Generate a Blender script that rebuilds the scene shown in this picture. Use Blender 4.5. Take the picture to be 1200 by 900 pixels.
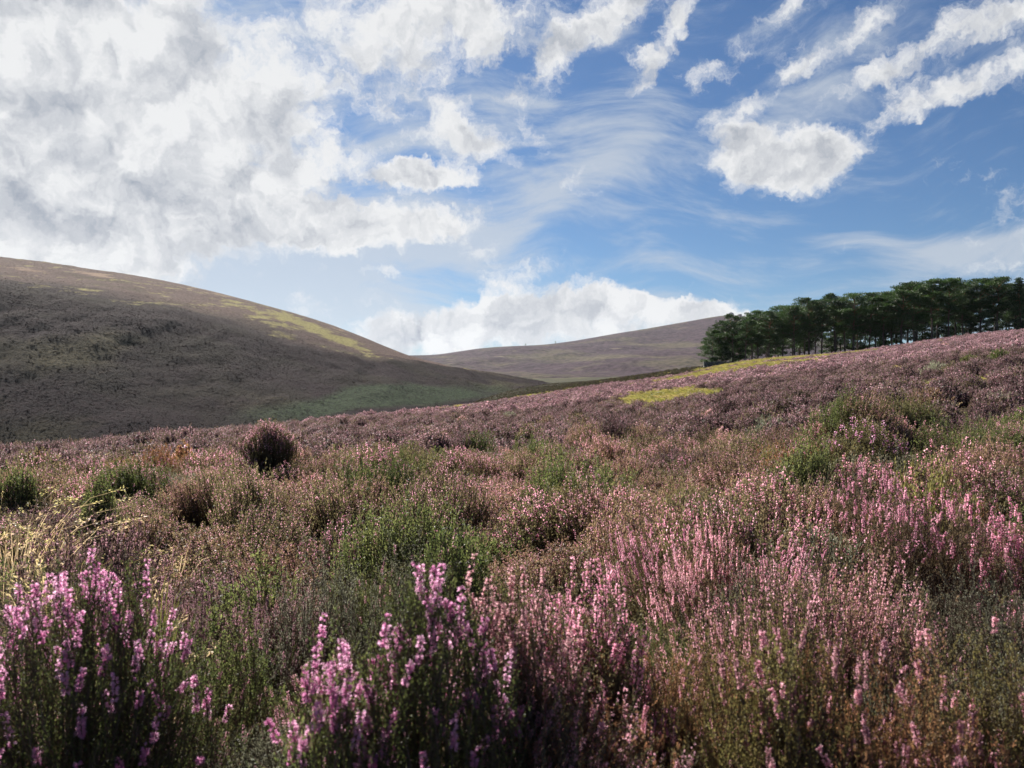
import bpy, math, random
import numpy as np
from mathutils import Vector

# ------------------------------------------------------------------ scene, camera, sky, sun
for o in list(bpy.data.objects): bpy.data.objects.remove(o)
S = bpy.context.scene
COL = S.collection
rng = np.random.default_rng(7)
random.seed(7)
R = math.radians
PF = 900.0                      # focal length in pixels of a 1200 px wide picture

cam = bpy.data.objects.new('camera', bpy.data.cameras.new('camera'))
COL.objects.link(cam); S.camera = cam
cam.location = (0, 0, 0); cam.rotation_euler = (R(90), 0, 0)
cam.data.lens = 27.0; cam.data.sensor_width = 36.0
cam.data.clip_start = 0.05; cam.data.clip_end = 20000
cam.data.dof.use_dof = True; cam.data.dof.focus_distance = 5.0; cam.data.dof.aperture_fstop = 7.5

SUN_AZ, SUN_EL = -30.0, 36.0    # degrees, azimuth from the view axis (minus is to the left)
sun_dir = Vector((math.sin(R(SUN_AZ))*math.cos(R(SUN_EL)), math.cos(R(SUN_AZ))*math.cos(R(SUN_EL)), math.sin(R(SUN_EL))))
sl = bpy.data.lights.new('sun', 'SUN'); sl.energy = 5.0; sl.angle = R(0.6); sl.color = (1.0, 0.94, 0.86)
sun = bpy.data.objects.new('sun', sl); COL.objects.link(sun)
sun.rotation_euler = (-sun_dir).to_track_quat('-Z', 'Y').to_euler()

S.view_settings.view_transform = 'Standard'; S.view_settings.look = 'None'
S.view_settings.gamma = 1.0; S.view_settings.exposure = 1.6
S.render.engine = 'CYCLES'
S.cycles.use_denoising = True
S.cycles.max_bounces = 6; S.cycles.transparent_max_bounces = 6; S.cycles.volume_bounces = 0
S.cycles.caustics_reflective = False; S.cycles.caustics_refractive = False
S.cycles.use_adaptive_sampling = False


class NT:
    """small helper to write node trees as code"""
    def __init__(s, nt): s.t = nt
    def n(s, kind, _inp=None, **kw):
        x = s.t.nodes.new(kind)
        for k, v in kw.items(): setattr(x, k, v)
        for k, v in (_inp or {}).items():
            sock = x.inputs[k]
            if isinstance(v, bpy.types.NodeSocket): s.t.links.new(v, sock)
            else: sock.default_value = v
        return x
    def m(s, op, a, b=0.0, c=0.0, clamp=False):
        x = s.n('ShaderNodeMath', {0: a, 1: b, 2: c}, operation=op); x.use_clamp = clamp
        return x.outputs[0]
    def v(s, op, a, b=(0, 0, 0)):
        return s.n('ShaderNodeVectorMath', {0: a, 1: b}, operation=op).outputs[0]
    def scale(s, a, k):
        return s.n('ShaderNodeVectorMath', {0: a, 'Scale': k}, operation='SCALE').outputs[0]
    def noise(s, vec, scale, detail=4.0, rough=0.5, dist=0.0, out=0):
        return s.n('ShaderNodeTexNoise', {'Vector': vec, 'Scale': scale, 'Detail': detail, 'Roughness': rough, 'Distortion': dist}).outputs[out]
    def rng(s, a, lo, hi, tlo=0.0, thi=1.0, smooth=False):
        x = s.n('ShaderNodeMapRange', {'Value': a, 'From Min': lo, 'From Max': hi, 'To Min': tlo, 'To Max': thi})
        x.interpolation_type = 'SMOOTHSTEP' if smooth else 'LINEAR'
        return x.outputs[0]
    def mix(s, f, a, b, blend='MIX'):
        x = s.n('ShaderNodeMix', data_type='RGBA', blend_type=blend); x.clamp_factor = True
        for i, val in ((0, f), (6, a), (7, b)):
            if isinstance(val, bpy.types.NodeSocket): s.t.links.new(val, x.inputs[i])
            else: x.inputs[i].default_value = val if i == 0 else (*val, 1.0)
        return x.outputs[2]
    def attr(s, name): return s.n('ShaderNodeAttribute', attribute_name=name).outputs['Fac']
    def link(s, a, b): s.t.links.new(a, b)


# ------------------------------------------------------------------ the sky: Nishita air with procedural clouds
world = bpy.data.worlds.new('World'); S.world = world; world.use_nodes = True
wt = world.node_tree; wt.nodes.clear(); W = NT(wt)
sky = W.n('ShaderNodeTexSky', sky_type='NISHITA', sun_disc=False, sun_elevation=R(SUN_EL), sun_rotation=R(SUN_AZ),
          air_density=1.0, dust_density=0.35, ozone_density=2.5, altitude=350)
D = W.n('ShaderNodeTexCoord').outputs['Generated']
sep = W.n('ShaderNodeSeparateXYZ', {0: W.v('NORMALIZE', D)})
AZ = W.m('ARCTAN2', sep.outputs[0], sep.outputs[1]); EL = W.m('ARCSINE', sep.outputs[2])
P = W.n('ShaderNodeCombineXYZ', {0: AZ, 1: EL, 2: 0.0}).outputs[0]


def ae(px, py):
    a = math.atan((px-600)/PF)
    return a, math.atan((450-py)/PF*math.cos(a))


def warp(scale, amp, seed, detail=3.0, rough=0.55):
    nz = W.noise(W.v('ADD', P, (seed, seed*.7, seed*.3)), scale, detail, rough, 0, 1)
    return W.scale(W.v('SUBTRACT', nz, (.5, .5, .5)), amp)


def blobs(vec, lst):
    """sum of soft tilted ellipses: (px, py, half width px, half height px, tilt deg, weight)"""
    tot = None
    for (px, py, hw, hh, rot, w) in lst:
        a, e = ae(px, py)
        mp = W.n('ShaderNodeMapping', {'Vector': vec, 'Location': (a, e, 0), 'Rotation': (0, 0, R(rot)), 'Scale': (hw/PF, hh/PF, 1.0)}, vector_type='TEXTURE')
        g = W.n('ShaderNodeTexGradient', {0: mp.outputs[0]}, gradient_type='SPHERICAL').outputs[1]
        tot = W.m('MULTIPLY', g, w) if tot is None else W.m('MULTIPLY_ADD', g, w, tot)
    return tot


_noise3 = W.noise
def noise2(vec, scale, detail=4.0, rough=0.5, dist=0.0, out=0):
    return W.n('ShaderNodeTexNoise', {'Vector': vec, 'Scale': scale, 'Detail': detail, 'Roughness': rough, 'Distortion': dist}, noise_dimensions='2D').outputs[out]
W.noise = noise2
w1 = warp(7.0, 0.075, 3.1, 1.0, 0.5)
w2 = warp(22.0, 0.045, 8.2, 4.0, 0.68)
Pc = W.v('ADD', W.v('ADD', P, w1), w2)
Pd = W.v('ADD', P, w2)
cum = blobs(Pc, [
    (60, 210, 280, 180, 5, 1.0), (230, 110, 250, 140, -10, 1.15), (-120, 150, 400, 300, 0, 1.1), (330, 160, 100, 70, -20, .8),
    (30, 20, 300, 90, 0, .9), (210, 250, 130, 60, 10, .7), (420, 60, 150, 70, -25, .7), (60, 280, 200, 50, 0, .8),
    (545, 40, 110, 60, 10, 1.7), (470, 0, 140, 50, 0, 1.0), (650, 70, 120, 26, 50, .85), (690, 20, 110, 34, 35, .8),
    (1450, 250, 200, 120, 0, 1.0), (-700, 200, 500, 200, 0, 1.2), (1900, 150, 400, 150, 20, 1.0)])
small = blobs(Pd, [
    (418, 264, 130, 38, 3, 3.6), (350, 270, 60, 18, 0, .7), (395, 252, 60, 22, 0, .6), (490, 206, 76, 22, 4, 2.6), (280, 240, 80, 42, 15, 2.6), (548, 168, 70, 26, -10, 1.6), (600, 110, 40, 14, 30, .8), (205, 292, 66, 22, 0, .8), (455, 316, 40, 8, 0, .8), (200, 240, 90, 30, 0, .6),
    (900, 190, 96, 46, -4, 2.2), (955, 188, 80, 26, 14, 1.7), (1050, 160, 50, 20, 20, -.7), (905, 140, 50, 20, 0, -.5), (880, 140, 70, 26, 0, 1.0), (850, 175, 44, 30, 0, .8),
    (1120, 105, 90, 18, 16, .9), (1060, 118, 80, 10, 18, .35), (1080, 60, 170, 16, 20, .7), (950, 80, 130, 12, 28, .45), (1160, 30, 120, 16, 12, .6), (1000, 40, 140, 18, 24, .5),
    (1100, 75, 240, 70, 18, .30), (880, 50, 140, 50, 30, .2), (640, 60, 120, 60, 40, .4), (560, 150, 120, 50, 0, .4), (330, 280, 120, 30, 0, .35),
    (780, 50, 80, 20, 50, .8), (820, 100, 70, 14, 30, .4), (1060, 150, 60, 14, 30, .5), (880, 40, 100, 20, 30, .5),
    (897, 272, 50, 36, 0, -2.0), (660, 354, 120, 28, 2, 1.4), (570, 372, 110, 26, 8, 1.4), (740, 358, 110, 20, -6, 1.4), (800, 362, 90, 16, -10, 1.2), (690, 385, 240, 32, 0, 1.5), (520, 392, 170, 36, 6, 2.2), (560, 360, 90, 30, 20, .5), (850, 366, 50, 12, -8, .9)])
tot = W.m('ADD', cum, small); tot = W.m('ADD', tot, W.rng(tot, 0.0, 0.30, -0.30, 0.0))


def fbm_c(off, sc=6.5, det=7.0, base=None):
    return W.noise(W.v('ADD', base or Pc, off), sc, det, 0.62, 0.0)


def puff(off):
    v = W.n('ShaderNodeTexVoronoi', {'Vector': W.v('MULTIPLY', W.v('ADD', Pc, off), (1, 1.35, 1)), 'Scale': 9.0, 'Detail': 3.0, 'Roughness': 0.6, 'Lacunarity': 2.4}, feature='F1', voronoi_dimensions='2D')
    v.normalize = True
    return v.outputs['Distance']


SX, SY = -0.012, 0.022
f0 = fbm_c((5.0, 2.0, 0.0)); f1 = fbm_c((5.0+SX, 2.0+SY, 0.0), 6.5, 4.0)
p0 = puff((0, 0, 0)); p1 = puff((SX, SY, 0))
fb = W.noise(W.v('ADD', P, (1.3, 9.1, 0)), 8.0, 4.0, 0.6)
ft = W.noise(W.n('ShaderNodeMapping', {'Vector': W.v('ADD', Pd, (2.2, 0, 0)), 'Rotation': (0, 0, R(-28)), 'Scale': (1.0, 1.7, 1.0)}).outputs[0], 12.0, 8.0, 0.66)
fmixn = W.m('ADD', W.m('MULTIPLY', f0, 0.5), W.m('MULTIPLY', ft, 0.5))
dens = W.m('ADD', W.m('ADD', tot, W.m('MULTIPLY', W.m('SUBTRACT', fmixn, 0.5), 6.0)), W.m('MULTIPLY', W.m('SUBTRACT', 0.45, p0), 0.7))
cmask = W.rng(dens, 0.10, 1.30, 0, 1, True)
lit = W.m('ADD', W.m('MULTIPLY', W.m('SUBTRACT', f0, f1), 2.6), W.m('MULTIPLY', W.m('SUBTRACT', p1, p0), 0.5))
thick = W.rng(dens, 0.9, 2.0, 0, 1, True)
grey = W.m('MULTIPLY', W.m('MULTIPLY', thick, W.rng(fb, 0.42, 0.62, 0.0, 1.0, True)), W.rng(EL, 0.10, 0.18, 0.0, 1.0))
belly = blobs(Pd, [(660, 366, 120, 9, 2, .9), (560, 386, 120, 8, 3, .6), (720, 374, 90, 7, -4, .6), (500, 399, 90, 6, 0, .9), (620, 400, 120, 6, 0, .7), (130, 175, 60, 40, 0, .5), (40, 120, 110, 50, 0, .9),
                   (300, 140, 60, 40, 30, .6), (170, 225, 120, 22, 0, .6), (60, 235, 120, 25, 0, .7), (-60, 180, 140, 60, 0, .8), (560, 80, 60, 20, 0, .4), (910, 208, 70, 12, 5, .5), (425, 276, 80, 8, 0, .4)])
shade = W.m('ADD', W.m('MULTIPLY', grey, 0.42), W.m('MULTIPLY', belly, 0.50))
edge = W.rng(dens, 0.5, 1.9, 0.22, 0.0, True)
lum = W.m('SUBTRACT', W.m('ADD', W.m('ADD', W.rng(EL, 0.10, 0.17, 0.86, 0.78), edge), W.m('MULTIPLY', lit, 1.15)), W.m('MULTIPLY', shade, 0.42))
lum = W.m('MAXIMUM', W.m('MINIMUM', lum, 1.0), 0.0)
ccol = W.mix(lum, (0.165, 0.190, 0.235), (0.50, 0.505, 0.51))
# cirrus wisps
w3 = warp(3.0, 0.16, 1.7, 2.0, 0.5)
Pw = W.v('ADD', P, w3)
cir = blobs(Pw, [
    (650, 250, 200, 50, 12, .8), (560, 300, 160, 30, -8, .7), (720, 200, 130, 50, 30, .55), (1130, 275, 150, 30, -12, .9), (1040, 262, 110, 24, -20, .6),
    (980, 110, 300, 100, 18, .6), (600, 160, 240, 80, 0, .45), (450, 290, 240, 60, 8, .7), (280, 320, 360, 80, 0, 1.2), (860, 320, 260, 22, 3, .45), (1130, 310, 170, 20, 6, .4),
    (740, 120, 120, 60, 40, .45), (560, 390, 500, 40, 0, .8), (200, 100, 560, 300, 0, .95)])
fw = W.noise(W.n('ShaderNodeMapping', {'Vector': Pw, 'Rotation': (0, 0, R(-20)), 'Scale': (4.0, 17.0, 1.0)}).outputs[0], 1.5, 8.0, 0.62, 0.15)
wmask = W.m('MULTIPLY', W.rng(W.m('ADD', W.m('ADD', cir, W.rng(EL, 0.0, 0.20, 0.75, 0.0)), W.m('MULTIPLY', W.m('SUBTRACT', fw, 0.5), 2.8)), 0.02, 1.35, 0, 1, True), 0.80)
skyc = W.v('MULTIPLY', sky.outputs[0], (0.026, 0.037, 0.048))
mx = W.n('ShaderNodeMix', data_type='RGBA'); W.link(wmask, mx.inputs[0]); W.link(skyc, mx.inputs[6]); mx.inputs[7].default_value = (0.33, 0.365, 0.41, 1)
mx2 = W.n('ShaderNodeMix', data_type='RGBA'); W.link(cmask, mx2.inputs[0]); W.link(mx.outputs[2], mx2.inputs[6]); W.link(ccol, mx2.inputs[7])
up = W.rng(EL, -0.02, 0.01)
mx3 = W.n('ShaderNodeMix', data_type='RGBA'); W.link(up, mx3.inputs[0]); mx3.inputs[6].default_value = (0.04, 0.045, 0.04, 1); W.link(mx2.outputs[2], mx3.inputs[7])
bg = W.n('ShaderNodeBackground', {'Strength': 1.0}); W.link(mx3.outputs[2], bg.inputs[0])
# the physical air keeps its allowed strength: background strength 0.1, cloud colours scaled to it
bg.inputs[1].default_value = 0.1
sc10 = W.scale(mx3.outputs[2], 5.4); W.link(sc10, bg.inputs[0])
W.noise = _noise3
wo = W.n('ShaderNodeOutputWorld'); W.link(bg.outputs[0], wo.inputs[0])
world.cycles.sampling_method = 'MANUAL'; world.cycles.sample_map_resolution = 256


# ------------------------------------------------------------------ helpers: noise, meshes, tags
def _hash(ix, iy, s):
    h = (ix.astype(np.int64)*374761393 + iy.astype(np.int64)*668265263 + s*1442695041) & 0xffffffff
    h = ((h ^ (h >> 13))*1274126177) & 0xffffffff
    return ((h ^ (h >> 16)) & 0xffffff)/float(0xffffff)


def vnoise(x, y, s=0):
    x = np.asarray(x, float); y = np.asarray(y, float)
    ix = np.floor(x); iy = np.floor(y); fx = x-ix; fy = y-iy
    fx = fx*fx*(3-2*fx); fy = fy*fy*(3-2*fy)
    a = _hash(ix, iy, s); b = _hash(ix+1, iy, s); c = _hash(ix, iy+1, s); d = _hash(ix+1, iy+1, s)
    return (a*(1-fx)+b*fx)*(1-fy)+(c*(1-fx)+d*fx)*fy


def fbm(x, y, s=0, octv=4, g=0.5):
    t = 0; a = 1; n = 0
    for k in range(octv):
        t = t+a*vnoise(np.asarray(x)*2**k+17.3*k, np.asarray(y)*2**k-9.1*k, s+k); n += a; a *= g
    return t/n


def tag(o, label=None, cat=None, group=None, kind=None):
    if label: o['label'] = label
    if cat: o['category'] = cat
    if group: o['group'] = group
    if kind: o['kind'] = kind
    return o


def make_mesh(name, V, T, mats, midx=None, attrs=None, smooth=False):
    me = bpy.data.meshes.new(name)
    V = np.asarray(V, np.float32); T = np.asarray(T, np.int32)
    k = T.shape[1]
    me.vertices.add(len(V)); me.vertices.foreach_set('co', V.ravel())
    me.loops.add(T.size); me.loops.foreach_set('vertex_index', T.ravel())
    me.polygons.add(len(T)); me.polygons.foreach_set('loop_start', np.arange(len(T), dtype=np.int32)*k)
    for m in mats: me.materials.append(m)
    if midx is not None: me.polygons.foreach_set('material_index', np.asarray(midx, np.int32))
    if smooth: me.polygons.foreach_set('use_smooth', np.ones(len(T), bool))
    for an, av in (attrs or {}).items():
        me.attributes.new(an, 'FLOAT', 'POINT').data.foreach_set('value', np.asarray(av, np.float32))
    me.update(calc_edges=True); me.validate()
    return me


def add_obj(name, me, parent=None):
    o = bpy.data.objects.new(name, me); COL.objects.link(o)
    if parent is not None: o.parent = parent
    return o


def empty(name, loc, rz=0.0, sc=1.0):
    o = bpy.data.objects.new(name, None); COL.objects.link(o); o.empty_display_size = 0.2
    o.location = loc; o.rotation_euler = (0, 0, rz)
    o.scale = (sc, sc, sc) if not isinstance(sc, tuple) else sc
    return o


class Buf:
    """collects triangles with a per-vertex value v"""
    def __init__(s): s.V = []; s.T = []; s.v = []; s.m = []; s.n = 0
    def add(s, V, T, v, m=0):
        if len(V) == 0: return
        s.V.append(V); s.T.append(T+s.n); s.v.append(np.broadcast_to(v, (len(V),))); s.m.append(np.full(len(T), m)); s.n += len(V)
    def mesh(s, name, mats, smooth=False):
        return make_mesh(name, np.concatenate(s.V), np.concatenate(s.T), mats, np.concatenate(s.m), {'v': np.concatenate(s.v)}, smooth)


def unit(a): return a/np.maximum(np.linalg.norm(a, axis=-1, keepdims=True), 1e-9)


def place(tv, tt, pos, dr, size, roll=None):
    """copies of a template (z along dr) at pos; size (N,3) or (N,)"""
    N = len(pos)
    if N == 0: return np.zeros((0, 3)), np.zeros((0, 3), int)
    t = unit(dr); ref = np.where(np.abs(t[:, 2:3]) < .9, np.array([[0, 0, 1.]]), np.array([[1., 0, 0]]))
    a = unit(np.cross(t, ref)); b = np.cross(t, a)
    if roll is None: roll = rng.uniform(0, 6.283, N)
    c = np.cos(roll)[:, None]; s_ = np.sin(roll)[:, None]
    a, b = a*c+b*s_, b*c-a*s_
    size = np.asarray(size, float)
    if size.ndim == 1: size = np.repeat(size[:, None], 3, 1)
    V = pos[:, None, :] + tv[None, :, 0:1]*a[:, None]*size[:, None, 0:1] + tv[None, :, 1:2]*b[:, None]*size[:, None, 1:2] + tv[None, :, 2:3]*t[:, None]*size[:, None, 2:3]
    T = tt[None]+(np.arange(N)*len(tv))[:, None, None]
    return V.reshape(-1, 3), T.reshape(-1, 3)


def tubes(Pl, rad, sides=3):
    """polylines (S,K,3) with radii (S,K) as thin tubes"""
    Sn, K, _ = Pl.shape
    t = unit(np.gradient(Pl, axis=1)); ref = np.array([.31, .17, .05]); ref = np.where(np.abs(t[..., 0:1]) < .9, np.array([1., 0, 0]), np.array([0, 1., 0]))
    a = unit(np.cross(t, ref)); b = np.cross(t, a)
    ang = np.arange(sides)/sides*2*np.pi
    V = Pl[:, :, None]+rad[:, :, None, None]*(a[:, :, None]*np.cos(ang)[None, None, :, None]+b[:, :, None]*np.sin(ang)[None, None, :, None])
    idx = np.arange(Sn*K*sides).reshape(Sn, K, sides)
    i0 = idx[:, :-1, :]; i1 = idx[:, 1:, :]; j0 = np.roll(i0, -1, 2); j1 = np.roll(i1, -1, 2)
    T = np.concatenate([np.stack([i0, j0, j1], -1).reshape(-1, 3), np.stack([i0, j1, i1], -1).reshape(-1, 3)])
    return V.reshape(-1, 3), T


LEAF_V = np.array([[0, 0, 0], [-.5, .1, .45], [.5, .1, .45], [0, 0, 1.]]); LEAF_T = np.array([[0, 2, 1], [1, 2, 3]])
CROSS_V = np.array([[0, 0, 0], [-.5, 0, .5], [.5, 0, .5], [0, 0, 1.], [0, -.5, .5], [0, .5, .5]]); CROSS_T = np.array([[0, 2, 1], [1, 2, 3], [0, 5, 4], [4, 5, 3]])


def bell_template():
    V = [[0, 0, 0]]; T = []
    for k in range(4):
        a = k*math.pi/2; da = .62
        i = len(V)
        V += [[.34*math.cos(a-da), .34*math.sin(a-da), .5], [.34*math.cos(a+da), .34*math.sin(a+da), .5], [.5*math.cos(a), .5*math.sin(a), 1.0], [.42*math.cos(a), .42*math.sin(a), .45]]
        T += [[0, i+3, i], [0, i+1, i+3], [i, i+3, i+2], [i+3, i+1, i+2]]
    return np.array(V), np.array(T)


BELL_V, BELL_T = bell_template()


# ------------------------------------------------------------------ materials of the plants
def new_mat(name):
    m = bpy.data.materials.new(name); m.use_nodes = True; m.node_tree.nodes.clear()
    return m, NT(m.node_tree)


def leafy(name, c0, c1, c2=None, transl=0.35, vary=0.35, rough=0.55, spec=0.25, tone=1.1):
    """thin plant matter: a diffuse front that also lets light through; colour runs c0..c1 over the pieces of a plant"""
    m, N = new_mat(name)
    v = N.attr('v'); rnd = N.n('ShaderNodeObjectInfo').outputs['Random']
    col = N.mix(v, c0, c1)
    if c2 is not None:
        x = N.n('ShaderNodeMix', data_type='RGBA'); N.link(N.rng(rnd, 0.45, 1.0, 0, 1), x.inputs[0]); N.link(col, x.inputs[6]); x.inputs[7].default_value = (*c2, 1)
        col = x.outputs[2]
    k = N.rng(N.m('FRACT', N.m('MULTIPLY', rnd, 7.31)), 0, 1, 1-vary, 1+vary)
    col = N.scale(N.scale(col, k), tone)
    d = N.n('ShaderNodeBsdfPrincipled', {'Roughness': rough, 'Specular IOR Level': spec}); N.link(col, d.inputs['Base Color'])
    t = N.n('ShaderNodeBsdfTranslucent'); N.link(N.scale(col, 1.25), t.inputs[0])
    s_ = N.n('ShaderNodeMixShader', {0: transl}); N.link(d.outputs[0], s_.inputs[1]); N.link(t.outputs[0], s_.inputs[2])
    N.link(s_.outputs[0], N.n('ShaderNodeOutputMaterial').inputs[0])
    return m


M = {}
M['green'] = leafy('heather_green', (0.045, 0.070, 0.022), (0.15, 0.165, 0.055), (0.15, 0.125, 0.06), transl=0.5, tone=1.05)
M['olive'] = leafy('heather_olive', (0.060, 0.060, 0.030), (0.20, 0.170, 0.080), (0.21, 0.135, 0.085), transl=0.45)
M['rust'] = leafy('heather_rust', (0.11, 0.075, 0.035), (0.32, 0.15, 0.08), (0.15, 0.15, 0.05), transl=0.45)
M['grey'] = leafy('heather_dead', (0.16, 0.13, 0.11), (0.42, 0.36, 0.30), (0.20, 0.18, 0.11), 0.2)
M['wisp'] = leafy('heather_grey_green', (0.11, 0.12, 0.08), (0.30, 0.30, 0.20), (0.22, 0.19, 0.13), 0.35)
M['stem'] = leafy('heather_stem', (0.06, 0.04, 0.03), (0.16, 0.11, 0.08), None, 0.0)
M['pink'] = leafy('flower_pink', (0.52, 0.20, 0.31), (0.86, 0.52, 0.62), (0.72, 0.42, 0.46), 0.62, 0.2, 0.4, 0.4, 0.95)
M['magenta'] = leafy('flower_magenta', (0.60, 0.22, 0.42), (0.90, 0.58, 0.76), None, 0.62, 0.15, 0.4, 0.4, 0.95)
M['salmon'] = leafy('flower_salmon', (0.44, 0.19, 0.25), (0.82, 0.50, 0.58), (0.62, 0.34, 0.38), 0.62, 0.25, 0.45, 0.4, 0.92)
M['mauve'] = leafy('flower_mauve', (0.28, 0.14, 0.165), (0.62, 0.38, 0.43), (0.42, 0.25, 0.29), 0.45, 0.35, tone=.74)
M['heath'] = leafy('heather_brown', (0.045, 0.036, 0.028), (0.145, 0.098, 0.082), (0.13, 0.105, 0.06), transl=0.4, tone=1.0)
M['straw'] = leafy('grass_straw', (0.36, 0.25, 0.12), (0.72, 0.56, 0.34), (0.45, 0.40, 0.16), 0.4, 0.2)
M['lush'] = leafy('grass_lush', (0.11, 0.12, 0.025), (0.29, 0.26, 0.07), (0.30, 0.23, 0.09), 0.4, 0.2)
M['needle'] = leafy('pine_needles', (0.022, 0.052, 0.016), (0.085, 0.145, 0.035), (0.05, 0.10, 0.022), 0.28, 0.3, tone=.68)
M['needle_light'] = leafy('pine_needles_olive', (0.05, 0.08, 0.025), (0.12, 0.15, 0.045), None, 0.3, 0.2)

# kinds of heather: foliage material, flower material, share of sprigs in flower, spike length, floret size, sprig leafiness
KINDS = {
    'green': dict(fol='green', flo='salmon', share=.18, spike=.10, fs=.0040, leaf=1.3),
    'pink': dict(fol='olive', flo='pink', share=.65, spike=.15, fs=.0056, leaf=1.1),
    'bell': dict(fol='green', flo='magenta', share=.32, spike=.10, fs=.0066, leaf=1.4),
    'fade': dict(fol='olive', flo='salmon', share=.88, spike=.30, fs=.0042, leaf=1.0),
    'rust': dict(fol='rust', flo='salmon', share=.25, spike=.08, fs=.0056, leaf=1.7),
    'dead': dict(fol='grey', flo='mauve', share=.05, spike=.12, fs=.0045, leaf=.40),
    'wispy': dict(fol='wisp', flo='salmon', share=.05, spike=.12, fs=.004, leaf=.9),
    'mauve': dict(fol='heath', flo='mauve', share=.95, spike=.30, fs=.0056, leaf=.7),
}
LODP = {0: dict(S=130, K=9, shoots=9, ln=14, ll=.0052, lw=.0016, fn=32, fmul=.82, tube=.8, dome=.30),
        1: dict(S=120, K=5, shoots=4, ln=8, ll=.014, lw=.0046, fn=11, fmul=1.3, tube=1.1, dome=.30),
        2: dict(S=110, K=3, shoots=1, ln=6, ll=.035, lw=.012, fn=10, fmul=2.9, tube=1.6, dome=.45),
        3: dict(S=80, K=2, shoots=0, ln=3, ll=.080, lw=.035, fn=4, fmul=5.6, tube=0, dome=.82)}


def heather(kind, lod, H=.40, Rr=.21, S_=None, seed=None, split=False, spread=1.0, fs=1.0, share=None, dense=1.0, dome=None, even=False, lobes=0):
    """one heather plant: ascending sprigs from a woody base, clothed with scale leaves, florets in spikes at the tips"""
    kd = KINDS[kind]; L = LODP[lod]
    Sn = int((S_ or L['S'])*dense)
    ang = rng.uniform(0, 2*np.pi, Sn); rr = np.sqrt(rng.uniform(0, 1, Sn))
    top = np.stack([np.cos(ang)*rr*Rr*spread, np.sin(ang)*rr*Rr*spread, H*(1-(L['dome'] if dome is None else dome)*rr**2.1)*(rng.uniform(.84, 1.06, Sn) if even else rng.uniform(.70, 1.06, Sn))], 1)+rng.normal(0, .018, (Sn, 3))*[1, 1, 0]
    base = np.stack([np.cos(ang)*rr*Rr*.22, np.sin(ang)*rr*Rr*.22, np.zeros(Sn)], 1)+rng.normal(0, .008, (Sn, 3))*[1, 1, 0]
    if lobes:
        lc = rng.normal(0, .50*Rr, (lobes, 2)); lh = rng.uniform(.62, 1.0, lobes); lh[0] = 1; q_ = rng.integers(0, lobes, Sn)
        top[:, :2] = top[:, :2]*.72+lc[q_]; base[:, :2] += lc[q_]; top[:, 2] *= lh[q_]
    ctl = (base+top)/2+np.stack([np.cos(ang)*rr*Rr*.28, np.sin(ang)*rr*Rr*.28, -H*.05*np.ones(Sn)], 1)+rng.normal(0, H*.085, (Sn, 3))
    K = max(L['K'], 2)
    u = np.linspace(0, 1, K)[None, :, None]
    def curve(u): return base[:, None]*(1-u)**2+2*ctl[:, None]*u*(1-u)+top[:, None]*u*u
    def tang(u): return unit(2*(1-u)*(ctl-base)[:, None]+2*u*(top-ctl)[:, None])
    st, fo, fl = Buf(), Buf(), Buf()
    if L['tube'] > 0:
        rad = np.linspace(.0021, .0006, K)[None, :]*L['tube']*np.ones((Sn, 1))*(2.0 if kind == 'dead' else 1)
        V, T = tubes(curve(u), rad); st.add(V, T, np.repeat(rng.uniform(0, 1, Sn), K*3))
    # side shoots
    nsh = L['shoots']
    sv = rng.uniform(0, 1, Sn)                     # a value per sprig keeps sprigs legible
    if nsh:
        us = rng.uniform(.42, .97, (Sn, nsh))
        p0 = curve(us[..., None]); tg = tang(us[..., None])
        d = unit(tg*1.0+rng.normal(0, .42, p0.shape)+[0, 0, .25]); ln = rng.uniform(.45, 1, (Sn, nsh, 1))*(.055 if kind != 'dead' else .075)*(H/.4)
        p1 = p0+d*ln*.55; p2 = p1+unit(d+[0, 0, .5])*ln*.45
        if lod <= 1:
            Pl = np.stack([p0, p1, p2], 2).reshape(-1, 3, 3)
            V, T = tubes(Pl, np.array([[.0009, .0007, .0003]])*L['tube']*np.ones((len(Pl), 1)))
            st.add(V, T, np.repeat(np.repeat(sv, nsh), 9) if kind == 'dead' else .3)
        nl = max(1, int(L['ln']*kd['leaf']))
        uu = rng.uniform(0, 1, (Sn, nsh, nl, 1))
        q = p0[:, :, None]*(1-uu)+p2[:, :, None]*uu+(p1-(p0+p2)/2)[:, :, None]*4*uu*(1-uu)
        dd = unit(d[:, :, None]+rng.normal(0, .55, q.shape))
        n = q.size//3
        V, T = place(LEAF_V, LEAF_T, q.reshape(-1, 3), dd.reshape(-1, 3), np.stack([rng.uniform(.8, 1.3, n)*L['lw']]*2+[rng.uniform(.7, 1.3, n)*L['ll']], 1))
        val = np.clip(np.broadcast_to((sv[:, None, None]*.6+.2), (Sn, nsh, nl)).ravel()+rng.normal(0, .2, n), 0, 1)
        fo.add(V, T, np.repeat(val, 4))
    # leaves on the main stem
    nl = max(2, int((L['ln']*3 if lod < 3 else L['ln'])*kd['leaf']))
    um = rng.uniform(.38 if lod < 3 else .5, 1.0, (Sn, nl, 1)); q = curve(um); tg = tang(um)
    dd = unit(tg+rng.normal(0, .5 if lod < 3 else .8, q.shape)); n = Sn*nl
    V, T = place(LEAF_V, LEAF_T, q.reshape(-1, 3)+rng.normal(0, .002, (n, 3)), dd.reshape(-1, 3), np.stack([rng.uniform(.8, 1.3, n)*L['lw']]*2+[rng.uniform(.7, 1.3, n)*L['ll']], 1))
    fo.add(V, T, np.repeat(np.clip(np.repeat(sv*.6+.2, nl)+rng.normal(0, .2, n), 0, 1), 4))
    # florets
    sh = kd['share'] if share is None else share
    pick = np.where(rng.uniform(0, 1, Sn) < sh)[0]
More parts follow.
